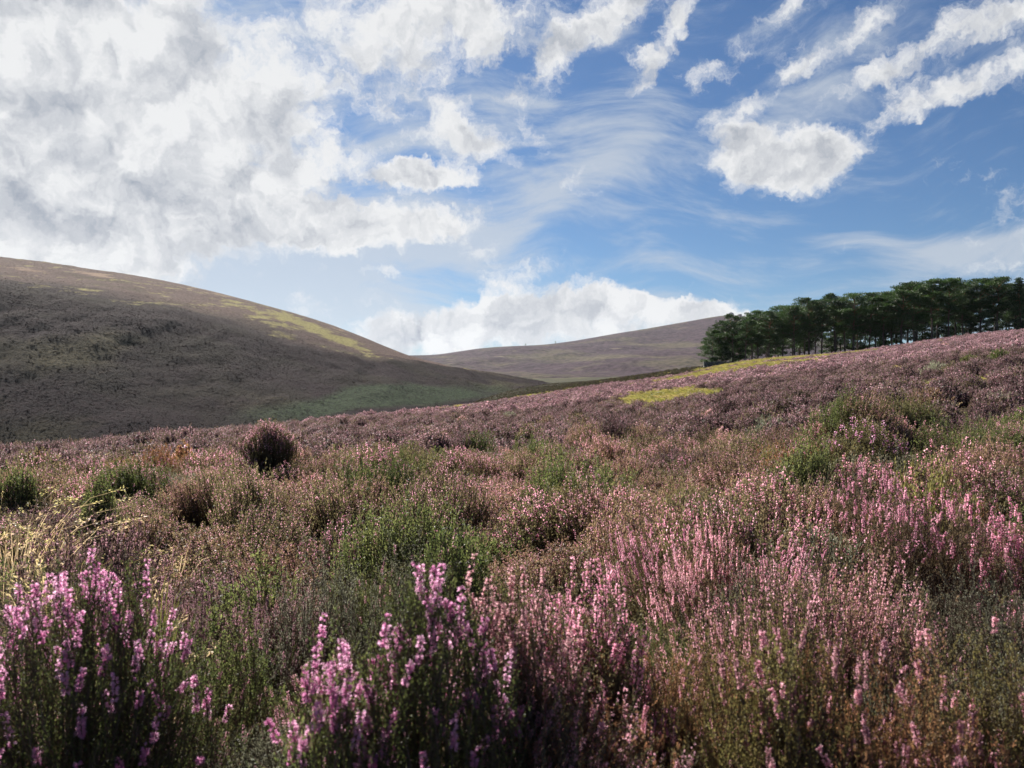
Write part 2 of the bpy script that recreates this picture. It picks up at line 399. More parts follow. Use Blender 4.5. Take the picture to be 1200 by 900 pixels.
    if len(pick):
        fn = L['fn']; sp = kd['spike']
        b2, c2, t2 = base[pick], ctl[pick], top[pick]; Sf = len(pick)
        spl = rng.uniform(.5, 1.2, (Sf, 1, 1))*sp
        uf = 1-np.sort(rng.uniform(0, 1, (Sf, fn, 1)), axis=1)*spl
        q = b2[:, None]*(1-uf)**2+2*c2[:, None]*uf*(1-uf)+t2[:, None]*uf*uf
        tg = unit(2*(1-uf)*(c2-b2)[:, None]+2*uf*(t2-c2)[:, None])
        out = rng.normal(0, 1, q.shape); out = unit(out-tg*(out*tg).sum(-1, keepdims=True))
        n = Sf*fn
        dd = unit(out+tg*.15-np.array([0, 0, .25])) if lod < 3 else unit(out*.6+np.array([0, 0, .6]))
        size = kd['fs']*fs*L['fmul']*rng.uniform(.75, 1.2, n)
        tv, tt = (BELL_V, BELL_T) if lod == 0 else (CROSS_V, CROSS_T) if lod == 1 else (LEAF_V, LEAF_T)
        if lod == 3: size = np.stack([size*1.0, size, size*1.5], 1)
        V, T = place(tv, tt, (q+out*.0012*L['fmul']).reshape(-1, 3), dd.reshape(-1, 3), size)
        fv = np.clip(np.repeat(rng.uniform(.1, .8, Sf), fn)+rng.normal(0, .2, n), 0, 1)
        fl.add(V, T, np.repeat(fv, len(tv)))
    mats = [M['stem'] if kind != 'dead' else M['grey'], M[kd['fol']], M[kd['flo']]]
    if split: return [(nm, b, mt) for nm, b, mt in (('stems', st, mats[0]), ('foliage', fo, mats[1]), ('blossoms', fl, mats[2])) if b.n]
    B = Buf()
    for i, b in enumerate((st, fo, fl)):
        if b.n: B.add(np.concatenate(b.V), np.concatenate(b.T), np.concatenate(b.v), i)
    return B.mesh('heather_%s_%d' % (kind, lod), mats)


# ------------------------------------------------------------------ the lie of the land
# height of the heather canopy (m above the eye) along columns of the view, by distance
DR = [.5, 1, 2, 3.5, 6, 10, 16, 25, 40, 60, 90, 130, 200, 300, 500, 800, 1200, 5000]
TAB = {
    0:    [-.42, -.42, -.45, -.50, -.60, -.82, -1.2, -2.2, -4.5, -8, -14, -20, -30, -36, -40, -40, -40, -40],
    200:  [-.42, -.42, -.45, -.50, -.58, -.75, -1.05, -1.5, -2.6, -5.5, -11, -18, -28, -34, -38, -38, -38, -38],
    400:  [-.42, -.42, -.45, -.50, -.55, -.68, -.95, -1.2, -1.65, -2.6, -6, -12, -19, -24, -26, -22, -18, -18],
    500:  [-.42, -.42, -.45, -.49, -.52, -.64, -.93, -1.2, -1.5, -1.9, -2.9, -6, -11, -13, -12, -8, -3, -3],
    600:  [-.42, -.42, -.45, -.48, -.50, -.62, -.93, -1.2, -1.4, -1.5, -1.35, -2.2, -3.0, -2.8, -2, 2, 9, 9],
    700:  [-.42, -.42, -.44, -.46, -.47, -.57, -.75, -.85, -.75, -.55, -.1, .3, .6, .9, 1.6, 5, 11, 11],
    800:  [-.42, -.42, -.43, -.44, -.42, -.48, -.52, -.47, -.2, .25, 1.05, 2.1, 3.9, 4.6, 5, 7, 12, 12],
    900:  [-.42, -.42, -.42, -.42, -.38, -.35, -.28, -.05, .45, 1.3, 2.75, 4.3, 6, 6, 6, 7, 12, 12],
    1000: [-.42, -.42, -.41, -.39, -.32, -.12, .03, .35, .98, 2.0, 3.7, 4.9, 6.5, 6, 6, 7, 12, 12],
    1200: [-.42, -.42, -.40, -.35, -.25, 0, .35, .95, 2.05, 3.8, 6.6, 8.6, 10, 10, 10, 10, 12, 12],
}
AZC = [-180., -100.]+[math.degrees(math.atan((c-600)/PF)) for c in TAB]+[100., 180.]
LOWER = np.interp(DR, [0, 2, 3.5, 6, 10, 16, 25], [.22, .22, .19, .13, .08, .03, 0])
rows = [np.array(v, float)-LOWER for v in TAB.values()]
flat = -LOWER+np.array([-.42, -.42, -.43, -.44, -.46, -.5, -.6, -.8, -1.2, -1.6, -2, -3, -4, -5, -6, -6, -6, -6])
TT = np.stack([flat, rows[0]*.5+flat*.5]+rows+[rows[-1]*.5+flat*.5, flat])
NAZ, ND = 1440, 420
azg = np.linspace(-180, 180, NAZ); lg = np.linspace(math.log(.3), math.log(6000), ND)
G = np.stack([np.interp(azg, AZC, TT[:, j]) for j in range(len(DR))], 1)
G = np.stack([np.interp(lg, np.log(DR), G[i]) for i in range(NAZ)], 0)


def blur(A, s, ax):
    k = np.exp(-.5*(np.arange(-3*s, 3*s+1)/s)**2); k /= k.sum()
    pad = [(0, 0), (0, 0)]; pad[ax] = (3*s, 3*s)
    B = np.pad(A, pad, mode='edge')
    return np.apply_along_axis(lambda r: np.convolve(r, k, 'valid'), ax, B)


G = blur(blur(G, 7, 0), 9, 1)


def canopy(X, Y):
    X = np.asarray(X, float); Y = np.asarray(Y, float)
    az = np.degrees(np.arctan2(X, Y)); r = np.hypot(X, Y)
    d = r*np.maximum(np.cos(np.radians(az)), .72)
    fi = np.clip((az+180)/360*(NAZ-1), 0, NAZ-1.001); fj = np.clip((np.log(np.maximum(d, .31))-lg[0])/(lg[-1]-lg[0])*(ND-1), 0, ND-1.001)
    i = fi.astype(int); j = fj.astype(int); a = fi-i; b = fj-j
    return G[i, j]*(1-a)*(1-b)+G[i+1, j]*a*(1-b)+G[i, j+1]*(1-a)*b+G[i+1, j+1]*a*b


def plant_h(X, Y):
    """mean height of the vegetation"""
    r = np.hypot(X, Y)
    return np.interp(r, [0, 8, 14, 130, 170], [.36, .36, .28, .28, .1])


KEEP = []      # discs kept free for single bushes: (x, y, radius)
BUSH = []


def bush(px, d, ytop, wpx, kind, label, name='heather_bush', hmax=.50, **kw):
    BUSH.append(dict(px=px, d=d, ytop=ytop, wpx=wpx, kind=kind, label=label, name=name, hmax=hmax, kw=kw))
    KEEP.append(((px-600)/PF*d, d, .42*wpx/PF*d))


bush(100, 1.30, 662, 290, 'bell', 'bushy heather with vivid magenta bells at the lower left corner of the moor', lod=0, S_=460, share=.40, dome=.58)
bush(505, 1.12, 662, 180, 'bell', 'tall loose heather with pink flower spikes in the middle of the front edge', lod=0, S_=230, share=.42, dome=.5)
bush(395, 1.05, 740, 120, 'bell', 'small heather with a few pink spikes beside the tall pink-spiked heather', lod=0, S_=130, share=.5, dome=.5)
bush(610, 1.28, 655, 160, 'pink', 'heather with lilac pink spikes behind the tall spiked heather at the front', lod=0, S_=260, fs=1.05, dome=.6)
bush(742, 1.42, 668, 210, 'pink', 'heather crowded with peach pink florets over dark green foliage at centre front', lod=0, S_=360, fs=.95, share=.75, dome=.62)
bush(885, 1.22, 716, 150, 'rust', 'russet heather with reddish tips beside the dark gap at the front', lod=0, S_=240, dome=.5)
bush(1040, 1.18, 750, 180, 'rust', 'olive and russet heather with few salmon florets at the lower right edge', lod=0, S_=280, dome=.5)
bush(1180, 1.25, 738, 160, 'rust', 'rusty brown heather in the lower right corner', lod=0, S_=260, dome=.5)
bush(1000, 2.0, 640, 170, 'dead', 'bare grey brown heather with curved dead twigs above the russet heathers', lod=0, S_=170, dome=.4)
bush(1150, 1.9, 650, 160, 'wispy', 'grey dead heather of tangled twigs at the right edge under pink spikes', lod=0, S_=240, dome=.4)
bush(862, 2.1, 628, 50, 'wispy', 'small silvery dead heather sprays standing in the dark gap', lod=0, S_=50)
bush(1085, 2.9, 545, 170, 'pink', 'bright pink heather with leaning flower spikes on the right', lod=0, S_=260, fs=1.15, share=.6, dome=.5)
bush(1180, 2.6, 570, 120, 'pink', 'bright pink heather at the right edge of the moor', lod=0, S_=200, fs=1.15, share=.6, dome=.5)
bush(930, 3.6, 545, 120, 'pink', 'pink flowering heather just below the dark green bushy one', lod=1, S_=220, fs=1.2, share=.85, dome=.5)
bush(1080, 4.3, 515, 150, 'pink', 'wide pink heather above the brightest pink spikes on the right', lod=1, S_=280, fs=1.2, share=.65, dome=.5)
bush(700, 3.6, 565, 130, 'fade', 'speckled pinkish brown heather right of centre', lod=1, S_=260, dome=.5)
bush(420, 2.3, 632, 170, 'wispy', 'grey green wispy heather without flowers left of centre', lod=0, S_=280, dome=.45)
bush(250, 1.75, 690, 130, 'green', 'low green heather beside the magenta heather at lower left', lod=0, S_=240, dome=.45)
bush(470, 3.2, 572, 130, 'green', 'dark green bushy heather above the grey wispy one', lod=1, S_=320, dome=.5, share=.05)
bush(545, 2.6, 600, 90, 'green', 'yellowish green upright heather at the centre', lod=1, S_=200, dome=.4, share=.1)
bush(300, 2.6, 640, 100, 'green', 'dark green clump among brown heather on the left', lod=1, S_=220, dome=.5, share=.05)
bush(650, 4.4, 540, 110, 'pink', 'lilac heather just before the dark purple-rimmed bush', lod=1, S_=220, dome=.5)
bush(315, 7.0, 493, 60, 'pink', 'rounded purple heather bush standing alone on the field edge', lod=1, S_=460, fs=1.15, share=.8, dome=.42, lobes=0)
bush(362, 7.4, 508, 40, 'mauve', 'low brownish heather bush beside the lone rounded purple bush', lod=1, S_=120)
bush(716, 9.0, 483, 58, 'mauve', 'rounded grey pink heather bush standing above the short heather right of centre', lod=1, S_=380, fs=1.1, dome=.42, lobes=0)
bush(462, 5.2, 520, 74, 'green', 'dark bushy heather with a pink fringe, left of centre', lod=1, S_=240, share=.35)
bush(655, 5.6, 518, 64, 'green', 'dark heather bush with purple rim at centre', lod=1, S_=200, share=.35)
bush(925, 4.4, 500, 60, 'green', 'dark green bushy heather between pink patches on the right', lod=1, S_=240, share=.03)
bush(1012, 5.0, 492, 90, 'bell', 'dark heather with violet flowers right of the dark green bush', lod=1, S_=240, fs=1.0, share=.4)
bush(1048, 7.5, 453, 46, 'green', 'upright dark green bush on the slope, below the wood', lod=1, S_=220, share=.02)
bush(988, 7.0, 450, 52, 'green', 'spreading green bush on the slope, left of the upright one', lod=1, S_=160, share=.05)
bush(1150, 6.0, 478, 80, 'green', 'wide low green bush near the right edge, above the pink heather', lod=1, S_=260, share=.02)
bush(150, 5.6, 528, 56, 'green', 'dark heather bush among pink spikes near the left edge', lod=1, S_=200, share=.25)
bush(28, 5.2, 530, 44, 'green', 'small dark bush at the left edge above the pale grasses', lod=1, S_=160, share=.05)
bush(118, 4.2, 545, 34, 'green', 'compact dark green clump in the mauve heather on the left', lod=1, S_=140, share=.05)
bush(545, 9.0, 494, 34, 'mauve', 'small twiggy mauve bush just beyond the tall heather at centre', lod=1, S_=120)
bush(632, 8.0, 500, 40, 'green', 'greyish green low bush just beyond the tall heather', lod=1, S_=140, share=.1)

def hummocks(X, Y):
    """the tallest single bushes stand on low hummocks of peat"""
    t = 0
    for b in BUSH:
        if 'hum' not in b:
            x = (b['px']-600)/PF*b['d']; b['hum'] = min(.45, max(0., (450-b['ytop'])/PF*b['d']-(float(canopy(x, b['d']))-.36)-b['hmax']))
        if b['hum'] > 0:
            x = (b['px']-600)/PF*b['d']; w = .55*b['wpx']/PF*b['d']+.12
            t = np.maximum(t, b['hum']*np.exp(-(((X-x)**2+(Y-b['d'])**2)/w**2)**1.3))
    return t


def bumps(X, Y):
    r = np.hypot(X, Y)
    a = np.interp(r, [0, 2, 8, 30, 200, 900, 3000], [.0, .05, .10, .18, .5, 2.5, 6])
    lam = np.interp(r, [0, 8, 30, 200, 900], [1.2, 1.6, 3., 12, 60])
    b1 = (fbm(X/1.5, Y/1.5, 5, 3)-.5)*np.interp(r, [0, 2, 8, 40, 90], [.0, .10, .16, .22, .22])
    b2 = (fbm(X/18., Y/18., 11, 3)-.5)*np.interp(r, [0, 15, 40, 200, 400], [0, .1, .35, 1.2, 1.5])
    b3 = (fbm(X/120., Y/120., 21, 4)-.5)*np.interp(r, [0, 200, 600, 3000], [0, 0, 5, 20])
    return b1+b2+b3+hummocks(X, Y)


def ground(X, Y): return canopy(X, Y)+bumps(X, Y)-plant_h(X, Y)


def px_of(X, Y): return 600+PF*np.asarray(X)/np.maximum(np.asarray(Y), .01)


def spot(X, Y, px, d, wpx, dd):
    """soft patch on the field: centre column and distance, half width in columns, half depth in metres"""
    cx = (px-600)/PF*d
    return np.exp(-(((X-cx)/(wpx/PF*d))**2+((Y-d)/dd)**2))


def grassy(X, Y):
    g = 1.7*spot(X, Y, 785, 33, 55, 6.5)+1.2*spot(X, Y, 755, 29, 26, 3.0)+1.7*spot(X, Y, 865, 68, 80, 15)+1.5*spot(X, Y, 915, 92, 85, 14)+spot(X, Y, 930, 104, 70, 16)+spot(X, Y, 800, 62, 40, 8)\
        + spot(X, Y, 525, 60, 40, 9)+spot(X, Y, 640, 92, 45, 8)+.8*spot(X, Y, 900, 40, 20, 2.5)+.75*spot(X, Y, 1100, 15, 40, 1.2)+.6*spot(X, Y, 590, 110, 60, 10)
    n = fbm(X/3.0, Y/3.0, 31, 4)
    n2 = fbm(X/1.1, Y/1.1, 37, 3)
    return np.clip((g+(n-.5)*1.6+(n2-.5)*1.0-.50)*2.2, 0, 1)


# one ground sheet to the horizon, ring by ring round the camera
ringr = np.concatenate([np.geomspace(.25, 30, 130), np.geomspace(30.6, 260, 190), np.geomspace(263, 4600, 110)])
azm = np.radians(np.concatenate([np.linspace(-180, -52, 40, endpoint=False), np.linspace(-52, 52, 560, endpoint=False), np.linspace(52, 180, 40, endpoint=False)]))
RR, AA = np.meshgrid(ringr, azm, indexing='ij')
GX, GY = RR*np.sin(AA), RR*np.cos(AA)
GZ = ground(GX, GY)
nr, na = RR.shape
V = np.stack([GX, GY, GZ], -1).reshape(-1, 3)
idx = np.arange(nr*na).reshape(nr, na); jn = np.roll(idx, -1, 1)
Q = np.stack([idx[:-1], idx[1:], jn[1:], jn[:-1]], -1).reshape(-1, 4)
V = np.concatenate([V, [[0, 0, GZ[0].mean()]]]); c = len(V)-1
cap = np.stack([idx[0], jn[0], np.full(na, c), np.full(na, c)], -1)
Tt = np.concatenate([Q[:, [0, 1, 2]], Q[:, [0, 2, 3]], cap[:, :3][:, [0, 1, 2]]])
gat = np.concatenate([grassy(GX, GY).ravel(), [0]])
fx, fy = V[:, 0], V[:, 1]; fr = np.hypot(fx, fy); fpx = px_of(fx, fy)
valley = np.clip((fr-560)/300, 0, 1)*(fy > 0)

m, N = new_mat('moor_ground')
pos = N.n('ShaderNodeNewGeometry').outputs['Position']
dist = N.n('ShaderNodeVectorMath', {0: pos}, operation='LENGTH').outputs['Value']
n1 = N.noise(pos, 1.1, 8, 0.62); n2 = N.noise(pos, 0.05, 6, 0.6); n3 = N.noise(pos, 14.0, 4, 0.6)
near = N.mix(N.rng(n3, .35, .7), (0.018, 0.014, 0.010), (0.07, 0.05, 0.03))
heath = N.mix(N.rng(n1, .40, .62), (0.016, 0.016, 0.009), (0.055, 0.046, 0.030))
heath2 = N.mix(N.rng(n1, .35, .65), (0.013, 0.016, 0.007), (0.040, 0.042, 0.016))
def mixs(N, f, a, b):
    x = N.n('ShaderNodeMix', data_type='RGBA'); x.clamp_factor = True
    for i, val in ((0, f), (6, a), (7, b)):
        if isinstance(val, bpy.types.NodeSocket): N.link(val, x.inputs[i])
        else: x.inputs[i].default_value = val if i == 0 else (*val, 1)
    return x.outputs[2]
col = mixs(N, N.rng(n2, .42, .6), heath, heath2)
col = mixs(N, N.rng(dist, 95, 130), near, col)
vcol = N.mix(N.rng(n2, .4, .62), (0.022, 0.024, 0.012), (0.075, 0.066, 0.034))
col = mixs(N, N.attr('valley'), col, vcol)
gcol = N.mix(N.rng(n1, .35, .65), (0.11, 0.11, 0.03), (0.24, 0.21, 0.065))
col = mixs(N, N.attr('grass'), col, gcol)
bs = N.n('ShaderNodeBsdfPrincipled', {'Roughness': 1.0, 'Specular IOR Level': 0.05}); N.link(col, bs.inputs['Base Color'])
bp = N.n('ShaderNodeBump', {'Strength': 1.0, 'Distance': 0.25, 'Height': n1}); N.link(bp.outputs[0], bs.inputs['Normal'])
N.link(bs.outputs[0], N.n('ShaderNodeOutputMaterial').inputs[0]); M['ground'] = m
me = make_mesh('moor_ground', V, Tt, [M['ground']], None, {'grass': gat, 'valley': valley}, True)
tag(add_obj('moor_ground', me), kind='structure')


# ------------------------------------------------------------------ the hills
def hill_mesh(cols, rowsY, rowsD, ntc, ntr, extra):
    """cols: view columns; rowsY/rowsD: per column the height line and distance of each contour from the foot to beyond the crest.
    Builds world positions on a fine grid, smoothed between the contours."""
    nrow = len(rowsY[0]); cf = np.linspace(cols[0], cols[-1], ntc)
    YY = np.stack([np.interp(cf, cols, [r[k] for r in rowsY]) for k in range(nrow)], 1)
    DD = np.stack([np.interp(cf, cols, [r[k] for r in rowsD]) for k in range(nrow)], 1)
    t = np.linspace(0, nrow-1, ntr)
    d = np.stack([np.interp(t, range(nrow), DD[i]) for i in range(ntc)])
    ZZ = (450-YY)/PF*DD
    z = np.stack([np.interp(t, range(nrow), ZZ[i]) for i in range(ntc)])
    z = blur(blur(z, max(2, ntc//60), 0), max(2, ntr//45), 1); d = blur(blur(d, max(2, ntc//60), 0), max(2, ntr//60), 1)
    X = (cf[:, None]-600)/PF*d
    X, Yv, z = X, d, z
    z = z+extra(X, Yv, t[None, :]*np.ones_like(X))
    idx = np.arange(ntc*ntr).reshape(ntc, ntr)
    Q = np.stack([idx[:-1, :-1], idx[1:, :-1], idx[1:, 1:], idx[:-1, 1:]], -1).reshape(-1, 4)
    return X, Yv, z, np.stack([X, Yv, z], -1).reshape(-1, 3), Q, cf[:, None]*np.ones_like(X), t[None, :]*np.ones_like(X)


# left hill: buried foot, foot, mid slope, inner shoulder, crest, behind
LC = [-900, -400, -150, 0, 60, 150, 250, 350, 400, 440, 470, 560, 640, 720]
foot = [(620, 130), (600, 150), (570, 170), (545, 180), (542, 182), (537, 186), (526, 195), (512, 204), (500, 212), (490, 225), (482, 240), (470, 290), (462, 330), (458, 380)]
shou = [(250, 262), (280, 266), (315, 270), (336, 276), (343, 280), (358, 286), (378, 294), (402, 308), (413, 322), (418, 340), (423, 360), (436, 420), (449, 480), (456, 540)]
crest = [(200, 720), (225, 715), (278, 705), (303, 700), (309, 698), (319, 695), (340, 690), (367, 680), (384, 665), (400, 650), (414, 630), (445, 680), (458, 720), (462, 760)]
rY, rD = [], []
for i, c in enumerate(LC):
    (fy_, fd), (sy, sd), (cy, cd) = foot[i], shou[i], crest[i]
    fz = (450-fy_)/PF*fd; sz = (450-sy)/PF*sd; cz = (450-cy)/PF*cd
    mz = fz+(sz-fz)*.50; md = fd+(sd-fd)*.50
    uz = sz+(cz-sz)*.55; ud = sd+(cd-sd)*.5
    seq = [(fz-22, fd-45), (fz, fd), (mz, md), (sz, sd), (uz, ud), (cz, cd), (cz-6, cd+110), (cz-70, cd+420)]
    rD.append([q[1] for q in seq]); rY.append([450-q[0]/q[1]*PF for q in seq])


def lextra(X, Y, t):
    base = (fbm(X/70., Y/70., 41, 5)-.5)*6+(fbm(X/9., Y/9., 51, 4)-.5)*1.6
    # shallow gullies running down the face
    g = (fbm(X/16.+2*fbm(X/60., Y/60., 3, 2), Y/150., 61, 3)-.5)*5
    s_ = np.clip(t-.8, 0, 1)*np.clip(6-t, 0, 1)
    damp = np.clip(np.abs(t-5)/.7, .25, 1)
    return (base+g*np.clip(3.4-t, 0.1, 1))*s_*damp


HX, HY, HZ, HV, HQ, HC, HT = hill_mesh(LC, rY, rD, 520, 420, lextra)
scr = 450-HZ/HY*PF     # where the slope stands in view, used to lay out its grass, scree and bracken
nn = fbm(HX/38., HY/38., 71, 5); nf = .55*fbm(HX/8., HY/30., 75, 4)+.45*fbm(HX/2.2, HY/9., 76, 4)


def patch(px, py, w, h, rot=0., x=HC, y=scr):
    a = R(rot); dx = x-px; dy = y-py
    return np.exp(-(((dx*math.cos(a)+dy*math.sin(a))/w)**2+((-dx*math.sin(a)+dy*math.cos(a))/h)**2))


ylw = patch(385, 393, 50, 5, 22)+patch(345, 374, 45, 4, 20)+patch(408, 402, 26, 5, 27)*.9+patch(295, 362, 36, 3.5, 22)*.7+patch(305, 372, 30, 3, 22)*.6
ylw = np.clip((ylw+(nf-.5)*4.4-.45)*1.8, 0, 1)*(HT > 3.0)
san = patch(110, 321, 28, 2.5, 9)+patch(30, 316, 30, 3, 5)*.8+patch(390, 382, 24, 4, 24)*.6+patch(250, 343, 60, 3, 12)*.5
san = np.clip((san+(nf-.5)*1.4-.42)*3, 0, 1)*(HT > 3.0)
grn = patch(145, 385, 45, 28)*.8+patch(100, 410, 60, 22)*.6+patch(70, 372, 28, 10)*.5+patch(170, 400, 30, 10)*.6+patch(80, 420, 40, 15)*.5
grn = np.clip((grn+(nn-.5)*2.2-.35)*2.0, 0, 1)
brk = patch(450, 463, 60, 14, -5)+patch(520, 462, 60, 9, 0)+patch(390, 478, 50, 14, -10)*.7+patch(290, 490, 80, 12, -8)*.4
brk = np.clip((brk+(nn-.5)*1.2-.35)*2.4, 0, 1)

m, N = new_mat('left_hill')
pos = N.n('ShaderNodeNewGeometry').outputs['Position']
a1 = N.noise(pos, 0.8, 8, 0.72); a2 = N.noise(pos, 0.028, 6, 0.6); a3 = N.noise(N.v('MULTIPLY', pos, (1.6, 1.6, 1.6)), 0.9, 4, 0.6)
col = N.mix(N.rng(a1, .38, .64), (0.009, 0.0056, 0.0066), (0.027, 0.016, 0.019))
col2 = N.mix(N.rng(a1, .38, .64), (0.008, 0.0065, 0.005), (0.027, 0.020, 0.015))
col = mixs(N, N.rng(a2, .45, .60), col, col2)
col = mixs(N, N.attr('upper_sunlit'), col, N.mix(N.rng(a1, .36, .66), (0.050, 0.034, 0.028), (0.150, 0.100, 0.085)))  # upper slope: shorter browner heather, colour lightened so the shoulder looks sunlit
col = mixs(N, N.attr('green'), col, N.mix(N.rng(a1, .35, .65), (0.024, 0.022, 0.011), (0.080, 0.066, 0.036)))
col = mixs(N, N.attr('bracken'), col, N.mix(N.rng(a1, .40, .60), (0.010, 0.018, 0.010), (0.038, 0.054, 0.026)))
col = mixs(N, N.attr('yellow'), col, N.mix(N.rng(a1, .35, .65), (0.08, 0.074, 0.030), (0.31, 0.27, 0.10)))
col = mixs(N, N.attr('sandy'), col, N.mix(N.rng(a1, .35, .65), (0.12, 0.08, 0.055), (0.28, 0.20, 0.14)))
bs = N.n('ShaderNodeBsdfPrincipled', {'Roughness': 1.0, 'Specular IOR Level': 0.03}); N.link(col, bs.inputs['Base Color'])
bp = N.n('ShaderNodeBump', {'Strength': 1.0, 'Distance': 1.2, 'Height': a1}); N.link(bp.outputs[0], bs.inputs['Normal'])
N.link(bs.outputs[0], N.n('ShaderNodeOutputMaterial').inputs[0]); M['hill'] = m
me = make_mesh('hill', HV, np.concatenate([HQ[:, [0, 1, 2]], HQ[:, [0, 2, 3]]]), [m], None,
               {'yellow': ylw.ravel(), 'sandy': san.ravel(), 'green': grn.ravel(), 'bracken': brk.ravel(), 'upper_sunlit': np.clip((HT-2.9+(nn-.5)*.8)*1.6, 0, .9).ravel()}, True)
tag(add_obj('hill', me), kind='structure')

# far hill with its rocky top
FC = [250, 400, 470, 490, 520, 560, 600, 640, 670, 700, 735, 770, 800, 830, 848, 862, 880, 920, 1000, 1100, 1300]
fcr = [(440, 1500), (420, 1600), (414, 1700), (416, 1750), (414, 1800), (407, 1850), (405, 1900), (403, 1950), (399, 2000), (393, 2050), (387, 2100), (381, 2150), (376, 2200), (370, 2230), (366, 2250), (364.5, 2250), (369, 2250), (382, 2250), (402, 2250), (420, 2250), (445, 2250)]
rY, rD = [], []
for i, c in enumerate(FC):
    cy, cd = fcr[i]
    cz = (450-cy)/PF*cd; fz = (450-443)/PF*1000; fd = 1000
    seq = [(fz-25, fd-60), (fz, fd), (fz+(cz-fz)*.22, fd+(cd-fd)*.30), (fz+(cz-fz)*.55, fd+(cd-fd)*.62), (cz, cd), (cz-20, cd+250), (cz-150, cd+900)]
    rD.append([q[1] for q in seq]); rY.append([450-q[0]/q[1]*PF for q in seq])


def fextra(X, Y, t):
    s_ = np.clip(t-.6, 0, 1)*np.clip(6-t, 0, 1)
    damp = np.clip(np.abs(t-4)/.6, .12, 1)
    return ((fbm(X/320., Y/320., 81, 5)-.5)*46+(fbm(X/40., Y/40., 85, 4)-.5)*5)*s_*damp


FX, FY, FZ, FV, FQ, FCc, FT = hill_mesh(FC, rY, rD, 420, 260, fextra)
m, N = new_mat('far_hill')
pos = N.n('ShaderNodeNewGeometry').outputs['Position']
a1 = N.noise(pos, 0.09, 9, 0.68); a2 = N.noise(N.v('MULTIPLY', pos, (1, 1, 5)), 0.006, 6, 0.62); a4 = N.noise(N.v('MULTIPLY', pos, (1, 1, 8)), 0.02, 4, 0.6)
col = N.mix(N.rng(a1, .36, .66), (0.017, 0.011, 0.014), (0.062, 0.039, 0.048))
col2 = N.mix(N.rng(a1, .36, .66), (0.032, 0.027, 0.018), (0.095, 0.078, 0.052))
col = mixs(N, N.rng(a2, .50, .62), col, col2)
col = mixs(N, N.rng(a4, .66, .72), col, (0.13, 0.11, 0.07))
bs = N.n('ShaderNodeBsdfPrincipled', {'Roughness': 1.0, 'Specular IOR Level': 0.03}); N.link(col, bs.inputs['Base Color'])
bp = N.n('ShaderNodeBump', {'Strength': 0.8, 'Distance': 4.0, 'Height': a1}); N.link(bp.outputs[0], bs.inputs['Normal'])
N.link(bs.outputs[0], N.n('ShaderNodeOutputMaterial').inputs[0])
me = make_mesh('far_hill', FV, np.concatenate([FQ[:, [0, 1, 2]], FQ[:, [0, 2, 3]]]), [m], None, None, True)
tag(add_obj('far_hill', me), kind='structure')


def surf(X, Y, px, py, T):
    """world point of a hill grid nearest to a view direction, front side only"""
    s_ = 450-T[2]/T[1]*PF
    k = np.argmin((T[3]-px)**2+(s_-py)**2+np.where(T[4] > T[5], 1e6, 0))
    return T[0].ravel()[k], T[1].ravel()[k], T[2].ravel()[k]


FARH_ = 0
FARH = (FX, FY, FZ, FCc, FT, 4.1)
LEFH = (HX, HY, HZ, HC, HT, 5.1)

# ------------------------------------------------------------------ haze
hz = 4700.
bv = np.array([[x, y, z] for x in (-hz, hz) for y in (-hz, hz) for z in (-90., 290.)])
bt = np.array([[0, 1, 3, 2], [4, 6, 7, 5], [0, 4, 5, 1], [2, 3, 7, 6], [0, 2, 6, 4], [1, 5, 7, 3]])
m, N = new_mat('haze')
pv = N.n('ShaderNodeVolumePrincipled', {'Color': (0.80, 0.88, 1.0, 1), 'Density': 0.000026, 'Anisotropy': 0.35})
N.link(pv.outputs[0], N.n('ShaderNodeOutputMaterial').inputs['Volume'])
HAZE = True
if HAZE:
    ho = tag(add_obj('haze', make_mesh('haze', bv, bt, [m])), kind='stuff')


